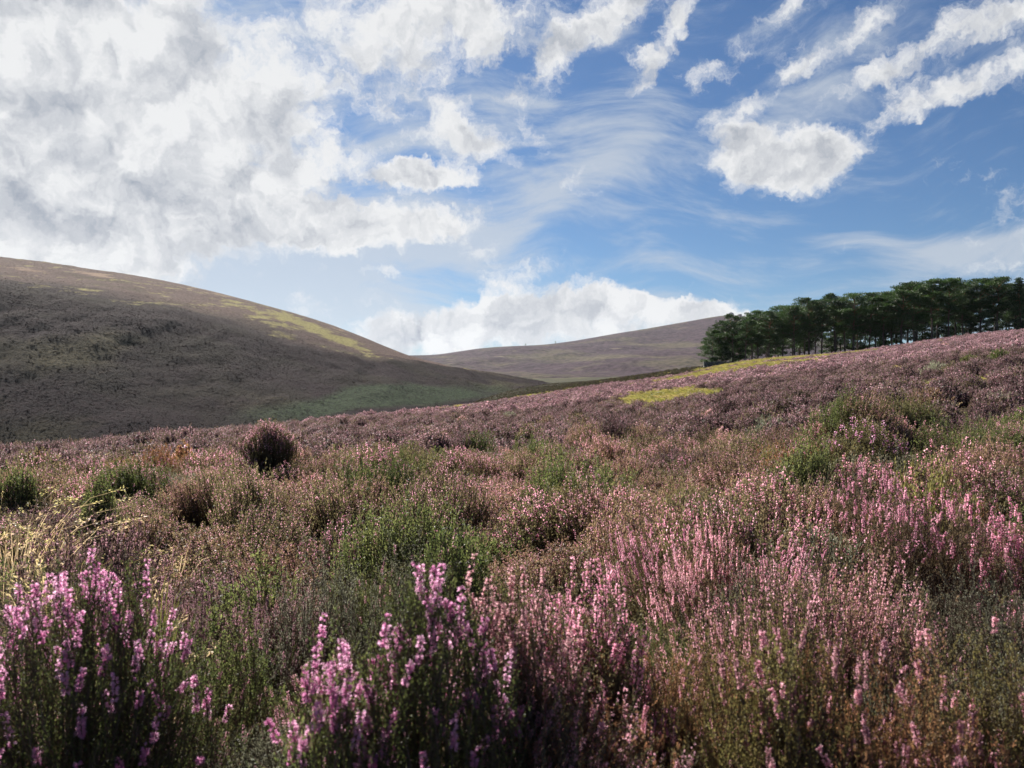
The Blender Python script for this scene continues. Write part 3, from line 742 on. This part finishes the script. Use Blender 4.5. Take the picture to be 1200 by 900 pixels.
# ------------------------------------------------------------------ heather carpet: plants set out on points of one object
def carpet(name, pts, rot, scl, idx, protos, kind='stuff'):
    pc = bpy.data.collections.new(name+'_plants')
    for i, me in enumerate(protos):
        pc.objects.link(bpy.data.objects.new('plant_%03d' % i, me))
    me = bpy.data.meshes.new(name)
    me.vertices.add(len(pts)); me.vertices.foreach_set('co', np.asarray(pts, np.float32).ravel())
    me.attributes.new('idx', 'INT', 'POINT').data.foreach_set('value', np.asarray(idx, np.int32))
    me.attributes.new('rot', 'FLOAT_VECTOR', 'POINT').data.foreach_set('vector', np.asarray(rot, np.float32).ravel())
    me.attributes.new('scl', 'FLOAT_VECTOR', 'POINT').data.foreach_set('vector', np.asarray(scl, np.float32).ravel())
    o = tag(add_obj(name, me), kind=kind)
    ng = bpy.data.node_groups.new(name, 'GeometryNodeTree')
    ng.interface.new_socket('Geometry', in_out='INPUT', socket_type='NodeSocketGeometry')
    ng.interface.new_socket('Geometry', in_out='OUTPUT', socket_type='NodeSocketGeometry')
    gi = ng.nodes.new('NodeGroupInput'); go = ng.nodes.new('NodeGroupOutput')
    ci = ng.nodes.new('GeometryNodeCollectionInfo'); ci.inputs['Collection'].default_value = pc
    ci.inputs['Separate Children'].default_value = True; ci.inputs['Reset Children'].default_value = True
    ip = ng.nodes.new('GeometryNodeInstanceOnPoints'); ip.inputs['Pick Instance'].default_value = True
    def at(nm, tp):
        a = ng.nodes.new('GeometryNodeInputNamedAttribute'); a.data_type = tp; a.inputs[0].default_value = nm
        return a.outputs[0]
    er = ng.nodes.new('FunctionNodeEulerToRotation')
    L = ng.links
    L.new(at('rot', 'FLOAT_VECTOR'), er.inputs[0]); L.new(er.outputs[0], ip.inputs['Rotation'])
    L.new(at('scl', 'FLOAT_VECTOR'), ip.inputs['Scale']); L.new(at('idx', 'INT'), ip.inputs['Instance Index'])
    L.new(gi.outputs[0], ip.inputs['Points']); L.new(ci.outputs[0], ip.inputs['Instance']); L.new(ip.outputs[0], go.inputs[0])
    md = o.modifiers.new('plants', 'NODES'); md.node_group = ng
    return o


def scatter(r0, r1, step, azmax=50, grow=0.0):
    """jittered grid between two radii"""
    n = int(r1/step)+2
    gx, gy = np.meshgrid(np.arange(-n, n+1)*step, np.arange(-2, n+1)*step)
    X = (gx+rng.uniform(-.48, .48, gx.shape)*step).ravel(); Y = (gy+rng.uniform(-.48, .48, gy.shape)*step).ravel()
    r = np.hypot(X, Y); az = np.degrees(np.arctan2(X, Y))
    k = (r >= r0) & (r < r1) & (np.abs(az) < azmax)
    return X[k], Y[k]


ORDER = ['green', 'pink', 'bell', 'fade', 'rust', 'wispy', 'mauve']


def zone_weights(X, Y):
    """how likely each kind of heather grows at a place"""
    r = np.hypot(X, Y); px = px_of(X, Y)
    n1 = fbm(X/1.3, Y/1.3, 101, 3); n2 = fbm(X/1.1+9, Y/1.1, 111, 3); n3 = fbm(X/.9, Y/.9+5, 121, 3)
    w = np.zeros((len(X), 7))
    near = np.clip(1-(r-8)/4, 0, 1)
    w[:, 0] = (.50+np.clip((n1-.5)*7, -.3, 1.8))*near+.06
    w[:, 1] = (1.25+np.clip((n2-.5)*9, -.5, 2.5))*near+.08
    w[:, 2] = .05*near*np.clip((n3-.5)*10, 0, 2)
    w[:, 3] = (2.2+np.clip((.5-n1)*7, -1, 2))*near+.12
    w[:, 4] = (.35+np.clip((n3-.52)*8, -.3, 2))*near*.8
    w[:, 5] = np.clip((n3-.55)*6, 0, 1.)*near*.7+.03
    w[:, 6] = .15+(1-near)*2.2
    # places seen in the photograph
    def z(p, d, wp, dd): return spot(X, Y, p, d, wp, dd)
    a = z(1100, 3.0, 160, 1.3); w[:, 1] += 5*a; w[:, 3] *= 1-.6*a
    a = z(1130, 5.0, 120, 1.2)+z(960, 5.5, 90, 1.0); w[:, 1] += 3*np.clip(a, 0, 1)
    a = z(1040, 1.7, 190, .5); w[:, 5] += 7*a; w[:, 1] *= 1-.7*a
    a = z(1020, 1.05, 260, .35); w[:, 4] += 7*a
    a = z(430, 1.75, 110, .5); w[:, 5] += 3*a; w[:, 0] += 3*a; w[:, 1] *= 1-a*.9
    a = z(260, 1.4, 110, .5); w[:, 0] += 4*a; w[:, 3] += 2*a; w[:, 1] *= 1-a*.9
    a = z(560, 2.7, 110, .45); w[:, 0] += 4*a
    a = z(450, 3.3, 90, .6); w[:, 0] += 5*a
    a = z(800, 2.2, 150, .45); w[:, 0] += 3*a; w[:, 3] += 3*a
    a = z(700, 3.5, 200, .8); w[:, 3] += 5*a
    a = z(200, 4, 220, 2.2); w[:, 3] += 4*a; w[:, 6] += 2*a
    a = z(650, 6.2, 260, .9); w[:, 1] += 2.5*a
    a = z(700, 1.0, 120, .3); w[:, 0] += 4*a
    return np.maximum(w, .001)


def pick_kind(X, Y):
    w = zone_weights(X, Y); c = np.cumsum(w, 1); u = rng.uniform(0, 1, len(X))*c[:, -1]
    return (u[:, None] > c).sum(1)


protos = {l: [] for l in range(4)}
NV = {0: 2, 1: 3, 2: 3, 3: 3}
for l in range(4):
    for kname in ORDER:
        for v_ in range(NV[l]):
            if l < 2: protos[l].append(heather(kname, l))
            elif l == 2: protos[l].append(heather(kname, 2, H=.40, Rr=.34, S_=270, dome=.80))
            else: protos[l].append(heather(kname, 3, H=.40, Rr=.36, S_=150, dome=.80))

for b in BUSH:
    x = (b['px']-600)/PF*b['d']; y = b['d']; ztop = (450-b['ytop'])/PF*y; g = float(ground(x, y))-.02
    H = min(max(.25, ztop-g), .72); Rr = .5*b['wpx']/PF*y/.92
    kw = dict(b['kw']); lod = kw.pop('lod'); lob = kw.pop('lobes', None)
    parts = heather(b['kind'], lod, H=H, Rr=Rr, split=True, even=b['kind'] in ('bell', 'pink'), lobes=lob if lob is not None else {'green': 5, 'wispy': 4, 'mauve': 4, 'dead': 4, 'rust': 4, 'fade': 4, 'pink': 3}.get(b['kind'], 0), **kw)
    e = empty(b['name'], (x, y, g)); tag(e, b['label'], 'heather', 'single heather bushes that stand out of the carpet')
    for nm, bf, mt in parts:
        add_obj(nm, bf.mesh(nm, [mt]), e)


def free(X, Y):
    k = np.ones(len(X), bool)
    for (x, y, r) in KEEP: k &= np.hypot(X-x, Y-y) > r*.9
    return k


def cushions(X, Y, size, seed):
    """every plant belongs to a cushion of heather: returns the cushion's centre, its number and how close the plant is to the rim (0..1)"""
    gx = np.floor(X/size); gy = np.floor(Y/size)
    best = np.full(len(X), 1e9); sec = np.full(len(X), 1e9); cx = np.zeros(len(X)); cy = np.zeros(len(X)); cid = np.zeros(len(X))
    for i in (-2, -1, 0, 1, 2):
        for j in (-2, -1, 0, 1, 2):
            ix, iy = gx+i, gy+j
            px_ = (ix+.08+.84*_hash(ix, iy, seed))*size; py_ = (iy+.08+.84*_hash(ix, iy, seed+1))*size
            wgt = .75+.6*_hash(ix, iy, seed+2)
            d = np.hypot(X-px_, Y-py_)*wgt
            nb = d < best
            sec = np.where(nb, best, np.minimum(sec, d)); best = np.where(nb, d, best)
            cx = np.where(nb, px_, cx); cy = np.where(nb, py_, cy); cid = np.where(nb, _hash(ix, iy, seed+3), cid)
    return cx, cy, cid, best/sec


RINGS = {0: (.55, 2.8, .125), 1: (2.8, 9, .19), 2: (9, 36, .52), 3: (36, 165, .74)}
CUSH = {0: .56, 1: .64, 2: .80, 3: 1.35}
for l, (r0, r1, st_) in RINGS.items():
    X, Y = scatter(r0, r1, st_, 52 if l < 3 else 46)
    g = grassy(X, Y); ga = fbm(X/.95, Y/.95, 201, 2)
    keep = (g < rng.uniform(.15, .85, len(X))) & free(X, Y)
    if l == 3: keep &= (Y < np.interp(px_of(X, Y), [560, 640, 800, 860, 900], [112, 100, 92, 110, 170])+6*(fbm(X/5, Y/5, 7, 3)-.5))
    if l < 2: keep &= ~((ga > .60) & (rng.uniform(0, 1, len(X)) < .8))     # hollows
    # very near the lens nothing stands tall
    X, Y = X[keep], Y[keep]; n = len(X); r = np.hypot(X, Y)
    cx, cy, cid, rim = cushions(X, Y, CUSH[l], 900)
    if l >= 2: cx, cy, rim = X+.01, Y.copy(), rim*0
    gap = rng.uniform(0, 1, n) < np.clip((rim-(.73 if l < 2 else .74))*7, 0, 1)
    X, Y, cx, cy, cid, rim = [q[~gap] for q in (X, Y, cx, cy, cid, rim)]; n = len(X)
    st0 = rng.bit_generator.state; kc = pick_kind(cx+1e-6*cid, cy)
    w_ = zone_weights(cx, cy); c_ = np.cumsum(w_, 1); kc = ((np.modf(cid*9973.7)[0]*c_[:, -1])[:, None] > c_).sum(1)
    kd = np.where(rng.uniform(0, 1, n) < .80, kc, pick_kind(X, Y)); idx = kd*NV[l]+rng.integers(0, NV[l], n)
    if l >= 2: idx = np.where(rng.uniform(0, 1, n) < np.interp(np.hypot(X, Y), [9, 16, 40], [.62, .85, .88]), 6*NV[l]+rng.integers(0, NV[l], n), idx)
    prof = 1-(.68 if l < 2 else .72)*rim**2.2
    hn = (.72+.62*np.modf(cid*371.3)[0])*prof if l < 2 else .72+.5*fbm(X/2.2, Y/2.2, 133, 2)
    hmul = plant_h(X, Y)/.40*(1.22 if l < 2 else 1.45)
    wid = rng.uniform(.85, 1.2, n)*(.78 if l == 0 else .95) if l < 2 else rng.uniform(.5, 1.25, n)*(.95 if l == 2 else 1.15)
    hh = np.clip(hmul*hn*rng.uniform(.85, 1.12, n), .28, 1.6)
    if l >= 2: hh = hh*(.46+.62*wid)*np.interp(np.hypot(X, Y), [9, 22], [.82, 1.0])
    dx, dy = X-cx, Y-cy; dl = np.hypot(dx, dy)+1e-6; tl = .55*rim**1.6*np.array(1.0 if l < 3 else .4)+.04
    Z = ground(X, Y)-.03
    # lean outwards from the cushion's middle: axis = z x d, as an XYZ euler after a free spin about the stem is folded into the tilt
    ax = -dy/dl*tl+rng.normal(0, .08, n); ay = dx/dl*tl+rng.normal(0, .08, n)
    rot = np.stack([ax, ay, np.zeros(n)], 1)
    carpet('heather' if l == 0 else 'heather_carpet' if l == 1 else 'heather_cover' if l == 2 else 'heather_slope',
           np.stack([X, Y, Z], 1), rot, np.stack([wid, wid, hh], 1), idx, protos[l])
    print('heather ring', l, n)


# taller heather tufts that roughen the face of the near hill
M['hillside'] = leafy('hillside_heather', (0.016, 0.010, 0.012), (0.052, 0.031, 0.036), (0.038, 0.028, 0.020), 0.2, 0.25, spec=0.02, tone=.82, rough=.9)
KINDS['hillside'] = dict(fol='hillside', flo='hillside', share=.8, spike=.3, fs=.0056, leaf=1.0)
hp = [heather('hillside', 3, dense=.6) for _ in range(3)]
ux = np.gradient(HX, axis=0); uy = np.gradient(HY, axis=1); area = np.abs(ux*uy)*((HT > .7) & (HT < 5.0) & (HC > -130) & (HC < 660))*(1-.85*ylw)*(1-.9*san)*np.clip(1-(HT-2.8)*1.2, .15, 1)
pr = (area/area.sum()).ravel(); kk = rng.choice(len(pr), 50000, p=pr); i_, j_ = np.unravel_index(kk, HX.shape)
i_ = np.clip(i_, 0, HX.shape[0]-2); j_ = np.clip(j_, 0, HX.shape[1]-2); fa = rng.uniform(0, 1, len(kk)); fb_ = rng.uniform(0, 1, len(kk))
def bl(A): return A[i_, j_]*(1-fa)*(1-fb_)+A[i_+1, j_]*fa*(1-fb_)+A[i_, j_+1]*(1-fa)*fb_+A[i_+1, j_+1]*fa*fb_
hs = rng.uniform(.8, 1.9, len(kk))*(.85+.3*fbm(bl(HX)/20, bl(HY)/20, 77, 3))
carpet('hill_heather', np.stack([bl(HX), bl(HY), bl(HZ)-.1], 1), np.stack([np.zeros(len(kk))]*2+[rng.uniform(0, 6.28, len(kk))], 1), np.stack([hs, hs, hs*.24], 1), rng.integers(0, 3, len(kk)), hp)

X, Y = scatter(88, 420, .95, 30); px = px_of(X, Y)
k = (px > 470) & (px < 960) & (Y > np.interp(px, [560, 640, 800, 860, 900], [108, 97, 90, 108, 168])) & (grassy(X, Y) < .3) & (rng.uniform(0, 1, len(X)) < np.interp(np.hypot(X, Y), [100, 420], [.9, .35]))
X, Y = X[k], Y[k]; n = len(X); q = rng.uniform(.7, 1.6, n)
M['dusk'] = leafy('moor_olive', (0.028, 0.030, 0.014), (0.095, 0.085, 0.042), (0.075, 0.052, 0.045), 0.3, 0.4, spec=0.03, tone=1.0)
KINDS['dusk'] = dict(fol='dusk', flo='dusk', share=.8, spike=.3, fs=.0056, leaf=1.0)
hp2 = [heather('dusk', 3, dense=.6) for _ in range(3)]
carpet('dark_moor', np.stack([X, Y, ground(X, Y)-.05], 1), np.stack([np.zeros(n)]*2+[rng.uniform(0, 6.28, n)], 1), np.stack([q, q, q*.7], 1), rng.integers(0, 3, n), hp2)

# ------------------------------------------------------------------ grasses
def grass_tuft(n, H, Rr, w, mat, heads=0.0, droop=.35, name='blades', K=5, lean=0.):
    ang = rng.uniform(0, 6.283, n); rr = np.sqrt(rng.uniform(0, 1, n))
    h = H*rng.uniform(.55, 1.1, n)
    base = np.stack([np.cos(ang)*rr*Rr*.3, np.sin(ang)*rr*Rr*.3, np.zeros(n)], 1)
    ld = np.stack([np.cos(ang), np.sin(ang), np.zeros(n)], 1)*(rr*Rr)[:, None]+np.array([lean, 0, 0])*h[:, None]
    u = np.linspace(0, 1, K)[None, :, None]
    P_ = base[:, None]+ld[:, None]*u**2*1.0+np.array([0, 0, 1.])*h[:, None, None]*(u-droop*u**3)
    side = unit(np.cross(unit(np.gradient(P_, axis=1)), np.array([0.3, 1., .1])+rng.normal(0, .5, (n, 1, 3))))
    wd = w*np.array([1, .9, .7, .45, .08])[:K][None, :, None]
    V = np.stack([P_-side*wd/2, P_+side*wd/2], 2).reshape(-1, 3)
    idx = np.arange(n*K*2).reshape(n, K, 2)
    a, b, c, d = idx[:, :-1, 0], idx[:, :-1, 1], idx[:, 1:, 1], idx[:, 1:, 0]
    T = np.concatenate([np.stack([a, b, c], -1).reshape(-1, 3), np.stack([a, c, d], -1).reshape(-1, 3)])
    B = Buf(); B.add(V, T, np.repeat(rng.uniform(0, 1, n), K*2))
    Hd = Buf()
    pk = np.where(rng.uniform(0, 1, n) < heads)[0]
    if len(pk):
        tip = P_[pk, -1]; dr = unit(P_[pk, -1]-P_[pk, -2]+[0, 0, -.004]); nh = 16
        uu = rng.uniform(0, 1, (len(pk), nh, 1)); q = tip[:, None]-dr[:, None]*uu*.085+rng.normal(0, .005, (len(pk), nh, 3))
        V, T = place(LEAF_V, LEAF_T, q.reshape(-1, 3), (dr[:, None]+rng.normal(0, .45, q.shape)).reshape(-1, 3), np.stack([np.full(q.size//3, .0042)]*2+[np.full(q.size//3, .014)], 1))
        Hd.add(V, T, np.repeat(rng.uniform(.4, 1, q.size//3), 4))
    return B, Hd


for (px, d, ytop, wpx, n, lean, lab) in [
        (12, 2.8, 562, 90, 50, .15, 'pale straw grass with nodding seed heads at the left edge of the moor'),
        (60, 2.4, 606, 50, 50, -.05, 'orange brown grass tuft between the pale grass and the heather on the left'),
        (25, 3.6, 545, 100, 70, .15, 'thin cream grass with feathery heads behind the straw grass at the left edge'),
        (98, 2.7, 612, 60, 40, .25, 'sparse green grass blades bending over the heather near the left edge'),
        (182, 2.1, 618, 40, 60, .0, 'small yellow green grass tuft in the brown heather left of centre')]:
    x = (px-600)/PF*d; g = float(ground(x, d)); H = (450-ytop)/PF*d-g
    B, Hd = grass_tuft(n, H*1.15, .5*wpx/PF*d*1.9, .0028, 'straw', .8 if px not in (98, 182) else .1, lean=lean)
    e = tag(empty('grass_tuft', (x, d, g)), lab, 'grass tuft', 'grass tufts among the heather')
    mt = M['lush'] if px in (98, 182) else M['straw']
    add_obj('blades', B.mesh('blades', [mt]), e)
    if Hd.n: add_obj('seed_sprays', Hd.mesh('seed_sprays', [M['straw']]), e)

# short grass where the field shows yellow green, and loose stalks in the near heather
gp = []
for k in range(3):
    B, Hd = grass_tuft(80, .24, .17, .010, 'lush', K=4); gp.append(B.mesh('turf', [M['lush']]))
X, Y = scatter(9, 165, .40, 46); k = grassy(X, Y) > rng.uniform(.2, .8, len(X)); X, Y = X[k], Y[k]; n = len(X)
s_ = rng.uniform(.8, 1.4, n)*np.interp(np.hypot(X, Y), [10, 60], [1, 1.6])
carpet('grass', np.stack([X, Y, ground(X, Y)+.0], 1), np.stack([np.zeros(n), np.zeros(n), rng.uniform(0, 6.28, n)], 1), np.stack([s_*1.3, s_*1.3, s_], 1), rng.integers(0, 3, n), gp)
gp = []
for k in range(3):
    B, Hd = grass_tuft(14, .50, .16, .0026, 'straw', .6)
    C_ = Buf(); C_.add(np.concatenate(B.V), np.concatenate(B.T), np.concatenate(B.v)); 
    if Hd.n: C_.add(np.concatenate(Hd.V), np.concatenate(Hd.T), np.concatenate(Hd.v))
    gp.append(C_.mesh('stalks', [M['straw']]))
X, Y = scatter(1.5, 12, .30, 50); px = px_of(X, Y)
pr = .05+.75*np.exp(-((px-40)/170)**2)*(fbm(X, Y, 301, 2) > .4); k = rng.uniform(0, 1, len(X)) < pr; X, Y = X[k], Y[k]; n = len(X)
carpet('wild_grass', np.stack([X, Y, ground(X, Y)], 1), np.stack([np.zeros(n), np.zeros(n), rng.uniform(0, 6.28, n)], 1), np.ones((n, 3))*rng.uniform(.7, 1.1, (n, 1)), rng.integers(0, 3, n), gp)


# ------------------------------------------------------------------ Scots pines
m, N = new_mat('pine_bark')
pos = N.n('ShaderNodeTexCoord').outputs['Object']
z_ = N.n('ShaderNodeSeparateXYZ', {0: pos}).outputs[2]
nb = N.noise(N.v('MULTIPLY', pos, (6, 6, 1.5)), 1.0, 5, .6)
c_ = mixs(N, N.rng(z_, 3.5, 8.0), N.mix(nb, (0.05, 0.04, 0.035), (0.14, 0.11, 0.09)), N.mix(nb, (0.10, 0.055, 0.03), (0.22, 0.12, 0.07)))
bs = N.n('ShaderNodeBsdfPrincipled', {'Roughness': .95, 'Specular IOR Level': .1}); N.link(c_, bs.inputs['Base Color'])
N.link(bs.outputs[0], N.n('ShaderNodeOutputMaterial').inputs[0]); M['bark'] = m


def pine(H, low, wide, pads, seed, light=False, conic=0.):
    g = np.random.default_rng(seed)
    K = 9; u = np.linspace(0, 1, K)
    lean = g.normal(0, .35, 2); wob = g.normal(0, .14, (K, 2)); wob[0] = 0
    tr = np.stack([lean[0]*u**1.5+wob[:, 0]*u, lean[1]*u**1.5+wob[:, 1]*u, H*.95*u], 1)
    rad = .19*(1-u*.85)*(H/11)
    B = Buf(); V, T = tubes(tr[None], rad[None], 7); B.add(V, T, .5)
    Cn = Buf(); ends = []
    nl = pads
    for i in range(nl):
        f = low+(1-low)*(i+g.uniform(-.3, .3))/nl; f = min(max(f, low), .99)
        p = np.array([np.interp(f, u, tr[:, k]) for k in range(3)])
        a = i*2.4+g.uniform(-.5, .5)
        rel = (f-low)/(1-low)
        if conic: ln = wide*(1.05-rel)*g.uniform(.8, 1.1)
        else: ln = wide*(.55+.75*math.sin(math.pi*min(1, rel*.80+.18)))*g.uniform(.55, 1.05)*(1-.55*max(0, rel-.75)/.25)
        rise = (.25+.5*rel)*ln if not conic else -.05*ln
        e = p+np.array([math.cos(a)*ln, math.sin(a)*ln, rise])
        mid = (p+e)/2+np.array([0, 0, -.12*ln])+g.normal(0, .1, 3)
        w_ = np.linspace(0, 1, 5)[:, None]; cv = p*(1-w_)**2+2*mid*w_*(1-w_)+e*w_*w_
        V, T = tubes(cv[None], (np.linspace(.07, .02, 5)*(H/11))[None], 4); B.add(V, T, .5)
        ends.append((e, ln)); 
        for q in (.62, .82):
            if g.uniform() < .75: ends.append((p*(1-q)**2+2*mid*q*(1-q)+e*q*q+g.normal(0, .25, 3)*[1, 1, .4]+[0, 0, .15], ln*.8))
    ends.append((tr[-1]+[0, 0, .1], wide*.7))
    for (e, ln) in ends:
        rx = (.50+.26*ln)*g.uniform(.6, 1.3)*(.8 if conic else 1); rz = rx*g.uniform(.24, .40)
        n = int(150*(rx/.9)**1.6)+20
        d = unit(g.normal(0, 1, (n, 3))); rr = g.uniform(0, 1, (n, 1))**.45
        q = e+d*rr*np.array([rx, rx, rz]); q[:, 2] += .1*np.sin(q[:, 0]*3)
        dr = unit(d*[1, 1, .5]+g.normal(0, .5, (n, 3))+[0, 0, .35])
        V, T = place(LEAF_V, LEAF_T, q, dr, np.stack([g.uniform(.08, .15, n)]*2+[g.uniform(.16, .30, n)], 1), g.uniform(0, 6.28, n))
        Cn.add(V, T, np.repeat(np.clip(g.uniform(.0, .75)+g.normal(0, .2, n), 0, 1), 4))
    nm = M['needle_light'] if light else M['needle']
    return B.mesh('trunk', [M['bark']], True), Cn.mesh('crown', [nm])


PINES = [pine(11.0, .40, 2.3, 24, 11), pine(11.6, .30, 2.5, 28, 12), pine(10.4, .46, 2.1, 20, 13), pine(11.3, .28, 2.6, 28, 14), pine(10.8, .42, 2.4, 22, 15), pine(11.8, .34, 2.2, 26, 16), pine(11.2, .50, 2.0, 17, 17)]
LOWP = [pine(9.5, .10, 2.5, 26, 21), pine(10.2, .14, 2.6, 26, 22)]
LIGHT = pine(12.3, .42, 1.9, 18, 23, True)
SPRUCE = pine(13.0, .08, 2.6, 46, 24, False, 1.)


def put_tree(x, y, proto, sc, label, cat='tree', name='pine_tree', group='dark pines of the plantation on the ridge', dz=0.):
    e = tag(empty(name, (x, y, float(ground(x, y))-.1+dz), random.uniform(0, 6.28), (sc*random.uniform(.95, 1.05), sc*random.uniform(.95, 1.05), sc)), label, cat, group)
    add_obj('trunk', proto[0], e); add_obj('crown', proto[1], e)


# the top line of the wood as seen: column -> height line
TOPX = [828, 835, 850, 870, 895, 925, 950, 985, 1000, 1025, 1060, 1100, 1125, 1165, 1185, 1200, 1260, 1400]
TOPY = [402, 388, 375, 369, 366, 352, 347, 345, 346, 339, 331, 327, 322, 324, 326, 320, 318, 312]
ordn = ['first', 'second', 'third', 'fourth', 'fifth', 'sixth', 'seventh', 'eighth', 'ninth', 'tenth', 'eleventh', 'twelfth', 'thirteenth', 'fourteenth', 'fifteenth', 'sixteenth', 'seventeenth', 'eighteenth', 'nineteenth', 'twentieth']
front = [834, 846, 859, 873, 888, 901, 917, 931, 948, 963, 979, 1000, 1019, 1036, 1056, 1071, 1092, 1111, 1128, 1149, 1168]
heights = []
for i, px in enumerate(front):
    d = 132+random.uniform(-3, 3)+(6 if px < 860 else 0); x = (px-600)/PF*d
    g = float(ground(x, d)); want = (450-np.interp(px, TOPX, TOPY)-random.uniform(-4, 13)+4)/PF*d-g
    low = i < 3
    proto = LOWP[i % 2] if low else PINES[(i*3) % 7]
    base_h = (9.5, 10.2)[i % 2] if low else (11.0, 11.6, 10.4, 11.3, 10.8, 11.8, 11.2)[(i*3) % 7]
    if i == 0: lab = 'bushy pine at the left end of the wood, branched to the ground by the wall'
    elif low: lab = 'dense low branched pine, %s from the left end of the wood' % ordn[i]
    elif i < 20: lab = 'dark pine with bare trunk in the front row, %s from the left end' % ordn[i]
    else: lab = 'dark pine with bare trunk in the front row, last before the spruce'
    put_tree(x, d, proto, want/(base_h+.5), lab)
d = 137.; x = (990-600)/PF*d; put_tree(x, d, LIGHT, ((450-344)/PF*d-float(ground(x, d)))/12.8, 'taller olive green feathery tree rising among the dark pines', name='birch_tree', group=None)
d = 127.; x = (1197-600)/PF*d; put_tree(x, d, SPRUCE, ((450-321)/PF*d-float(ground(x, d)))/13.4, 'dark pointed spruce at the right edge, closing the row of pines', name='spruce_tree', group=None)
for row, (d0, off) in enumerate([(138, 6), (145, 1), (154, 7)]):
    for px in range(842+row*4+off, 1270, 19):
        d = d0+random.uniform(-2, 2); p = px+random.uniform(-7, 7); x = (p-600)/PF*d
        if random.random() < .12: continue
        g = float(ground(x, d)); want = (450-np.interp(p, TOPX, TOPY)-random.uniform(0, 20)+4)/PF*d-g
        j = random.randrange(7)
        if row and random.random() < .8: pr_, bh = LOWP[j % 2], (9.5, 10.2)[j % 2]; want *= .82
        else: pr_, bh = PINES[j], (11.0, 11.6, 10.4, 11.3, 10.8, 11.8, 11.2)[j]
        put_tree(x, d, pr_, want/(bh+.5), 'dark pine standing inside the wood behind its front row', group='pines inside the wood behind the front row')


# ------------------------------------------------------------------ dry stone wall by the wood
def stones(L_, Hh, Wd, seed):
    g = np.random.default_rng(seed); V = []; T = []; vv = []; n = 0
    cube = np.array([[x, y, z] for x in (-.5, .5) for y in (-.5, .5) for z in (-.5, .5)])
    ct = np.array([[0, 1, 3], [0, 3, 2], [4, 6, 7], [4, 7, 5], [0, 4, 5], [0, 5, 1], [2, 3, 7], [2, 7, 6], [0, 2, 6], [0, 6, 4], [1, 5, 7], [1, 7, 3]])
    z = 0
    while z < Hh:
        h = g.uniform(.12, .2); x = -L_/2
        while x < L_/2:
            w = g.uniform(.2, .45)
            c = cube*[w*.97, Wd*(1-.25*z/Hh), h*.96]+[x+w/2, 0, z+h/2]+g.normal(0, .018, (8, 3))
            V.append(c); T.append(ct+n); vv.append(np.full(8, g.uniform())); n += 8; x += w
        z += h
    return make_mesh('stone_wall', np.concatenate(V), np.concatenate(T), [M['stone']], None, {'v': np.concatenate(vv)})


m, N = new_mat('field_stone')
c_ = N.mix(N.attr('v'), (0.07, 0.075, 0.08), (0.17, 0.165, 0.16))
pos = N.n('ShaderNodeTexCoord').outputs['Object']
c_ = mixs(N, N.rng(N.noise(pos, 3.0, 6, .6), .5, .62), c_, (0.10, 0.11, 0.06))
bs = N.n('ShaderNodeBsdfPrincipled', {'Roughness': .9, 'Specular IOR Level': .2}); N.link(c_, bs.inputs['Base Color'])
N.link(bs.outputs[0], N.n('ShaderNodeOutputMaterial').inputs[0]); M['stone'] = m
d = 128.; x = (841-600)/PF*d
wl = add_obj('stone_wall', stones(4.6, 1.25, .6, 5)); wl.location = (x, d, float(ground(x, d))-.1); wl.rotation_euler = (0, 0, R(-6))
tag(wl, 'short dark dry stone wall at the foot of the wood, left end', 'wall')

# ------------------------------------------------------------------ far things: tor, lone trees, pale stones by the stream
def rock(name, loc, sc, seed, label, cat='rock', group=None, n=1):
    g = np.random.default_rng(seed)
    import bmesh
    bm = bmesh.new(); bmesh.ops.create_icosphere(bm, subdivisions=3, radius=1)
    for v in bm.verts:
        p = np.array(v.co); f = .75+.5*float(fbm(p[0]*1.7+seed, p[1]*1.7+p[2]*1.3, seed, 3))
        q = np.round(p*f*3.2)/3.2*.35+p*f*.65
        v.co = (q[0]*sc[0], q[1]*sc[1], q[2]*sc[2])
    me = bpy.data.meshes.new(name); bm.to_mesh(me); bm.free(); me.materials.append(M['stone'])
    me.attributes.new('v', 'FLOAT', 'POINT').data.foreach_set('value', np.full(len(me.vertices), g.uniform(.3, 1), np.float32))
    o = add_obj(name, me); o.location = loc; tag(o, label, cat, group); return o


p = surf(0, 0, 857, 366, FARH); rock('rock_outcrop', (p[0], p[1], p[2]+1), (9, 7, 7), 3, 'rocky knob on the very top of the far hill')
p = surf(0, 0, 867, 367.5, FARH); rock('rock_outcrop', (p[0], p[1], p[2]+.5), (7, 6, 4), 4, 'lower rocks just right of the knob on the far hill top')
for i, (px, py, h, lab) in enumerate([(838, 379, 11, 'lone dark bush high on the far hill below the rocky top'), (615, 405, 6, 'small tree on the far skyline above the valley'), (650, 401, 7, 'small dark tree on the skyline, nearer to the high end of the far hill')]):
    p = surf(0, 0, px, py, FARH)
    e = tag(empty('lone_tree', (p[0], p[1], p[2]-.4), i*1.3, h/9.5*.85), lab, 'tree')
    add_obj('trunk', LOWP[i % 2][0], e); add_obj('crown', LOWP[i % 2][1], e)
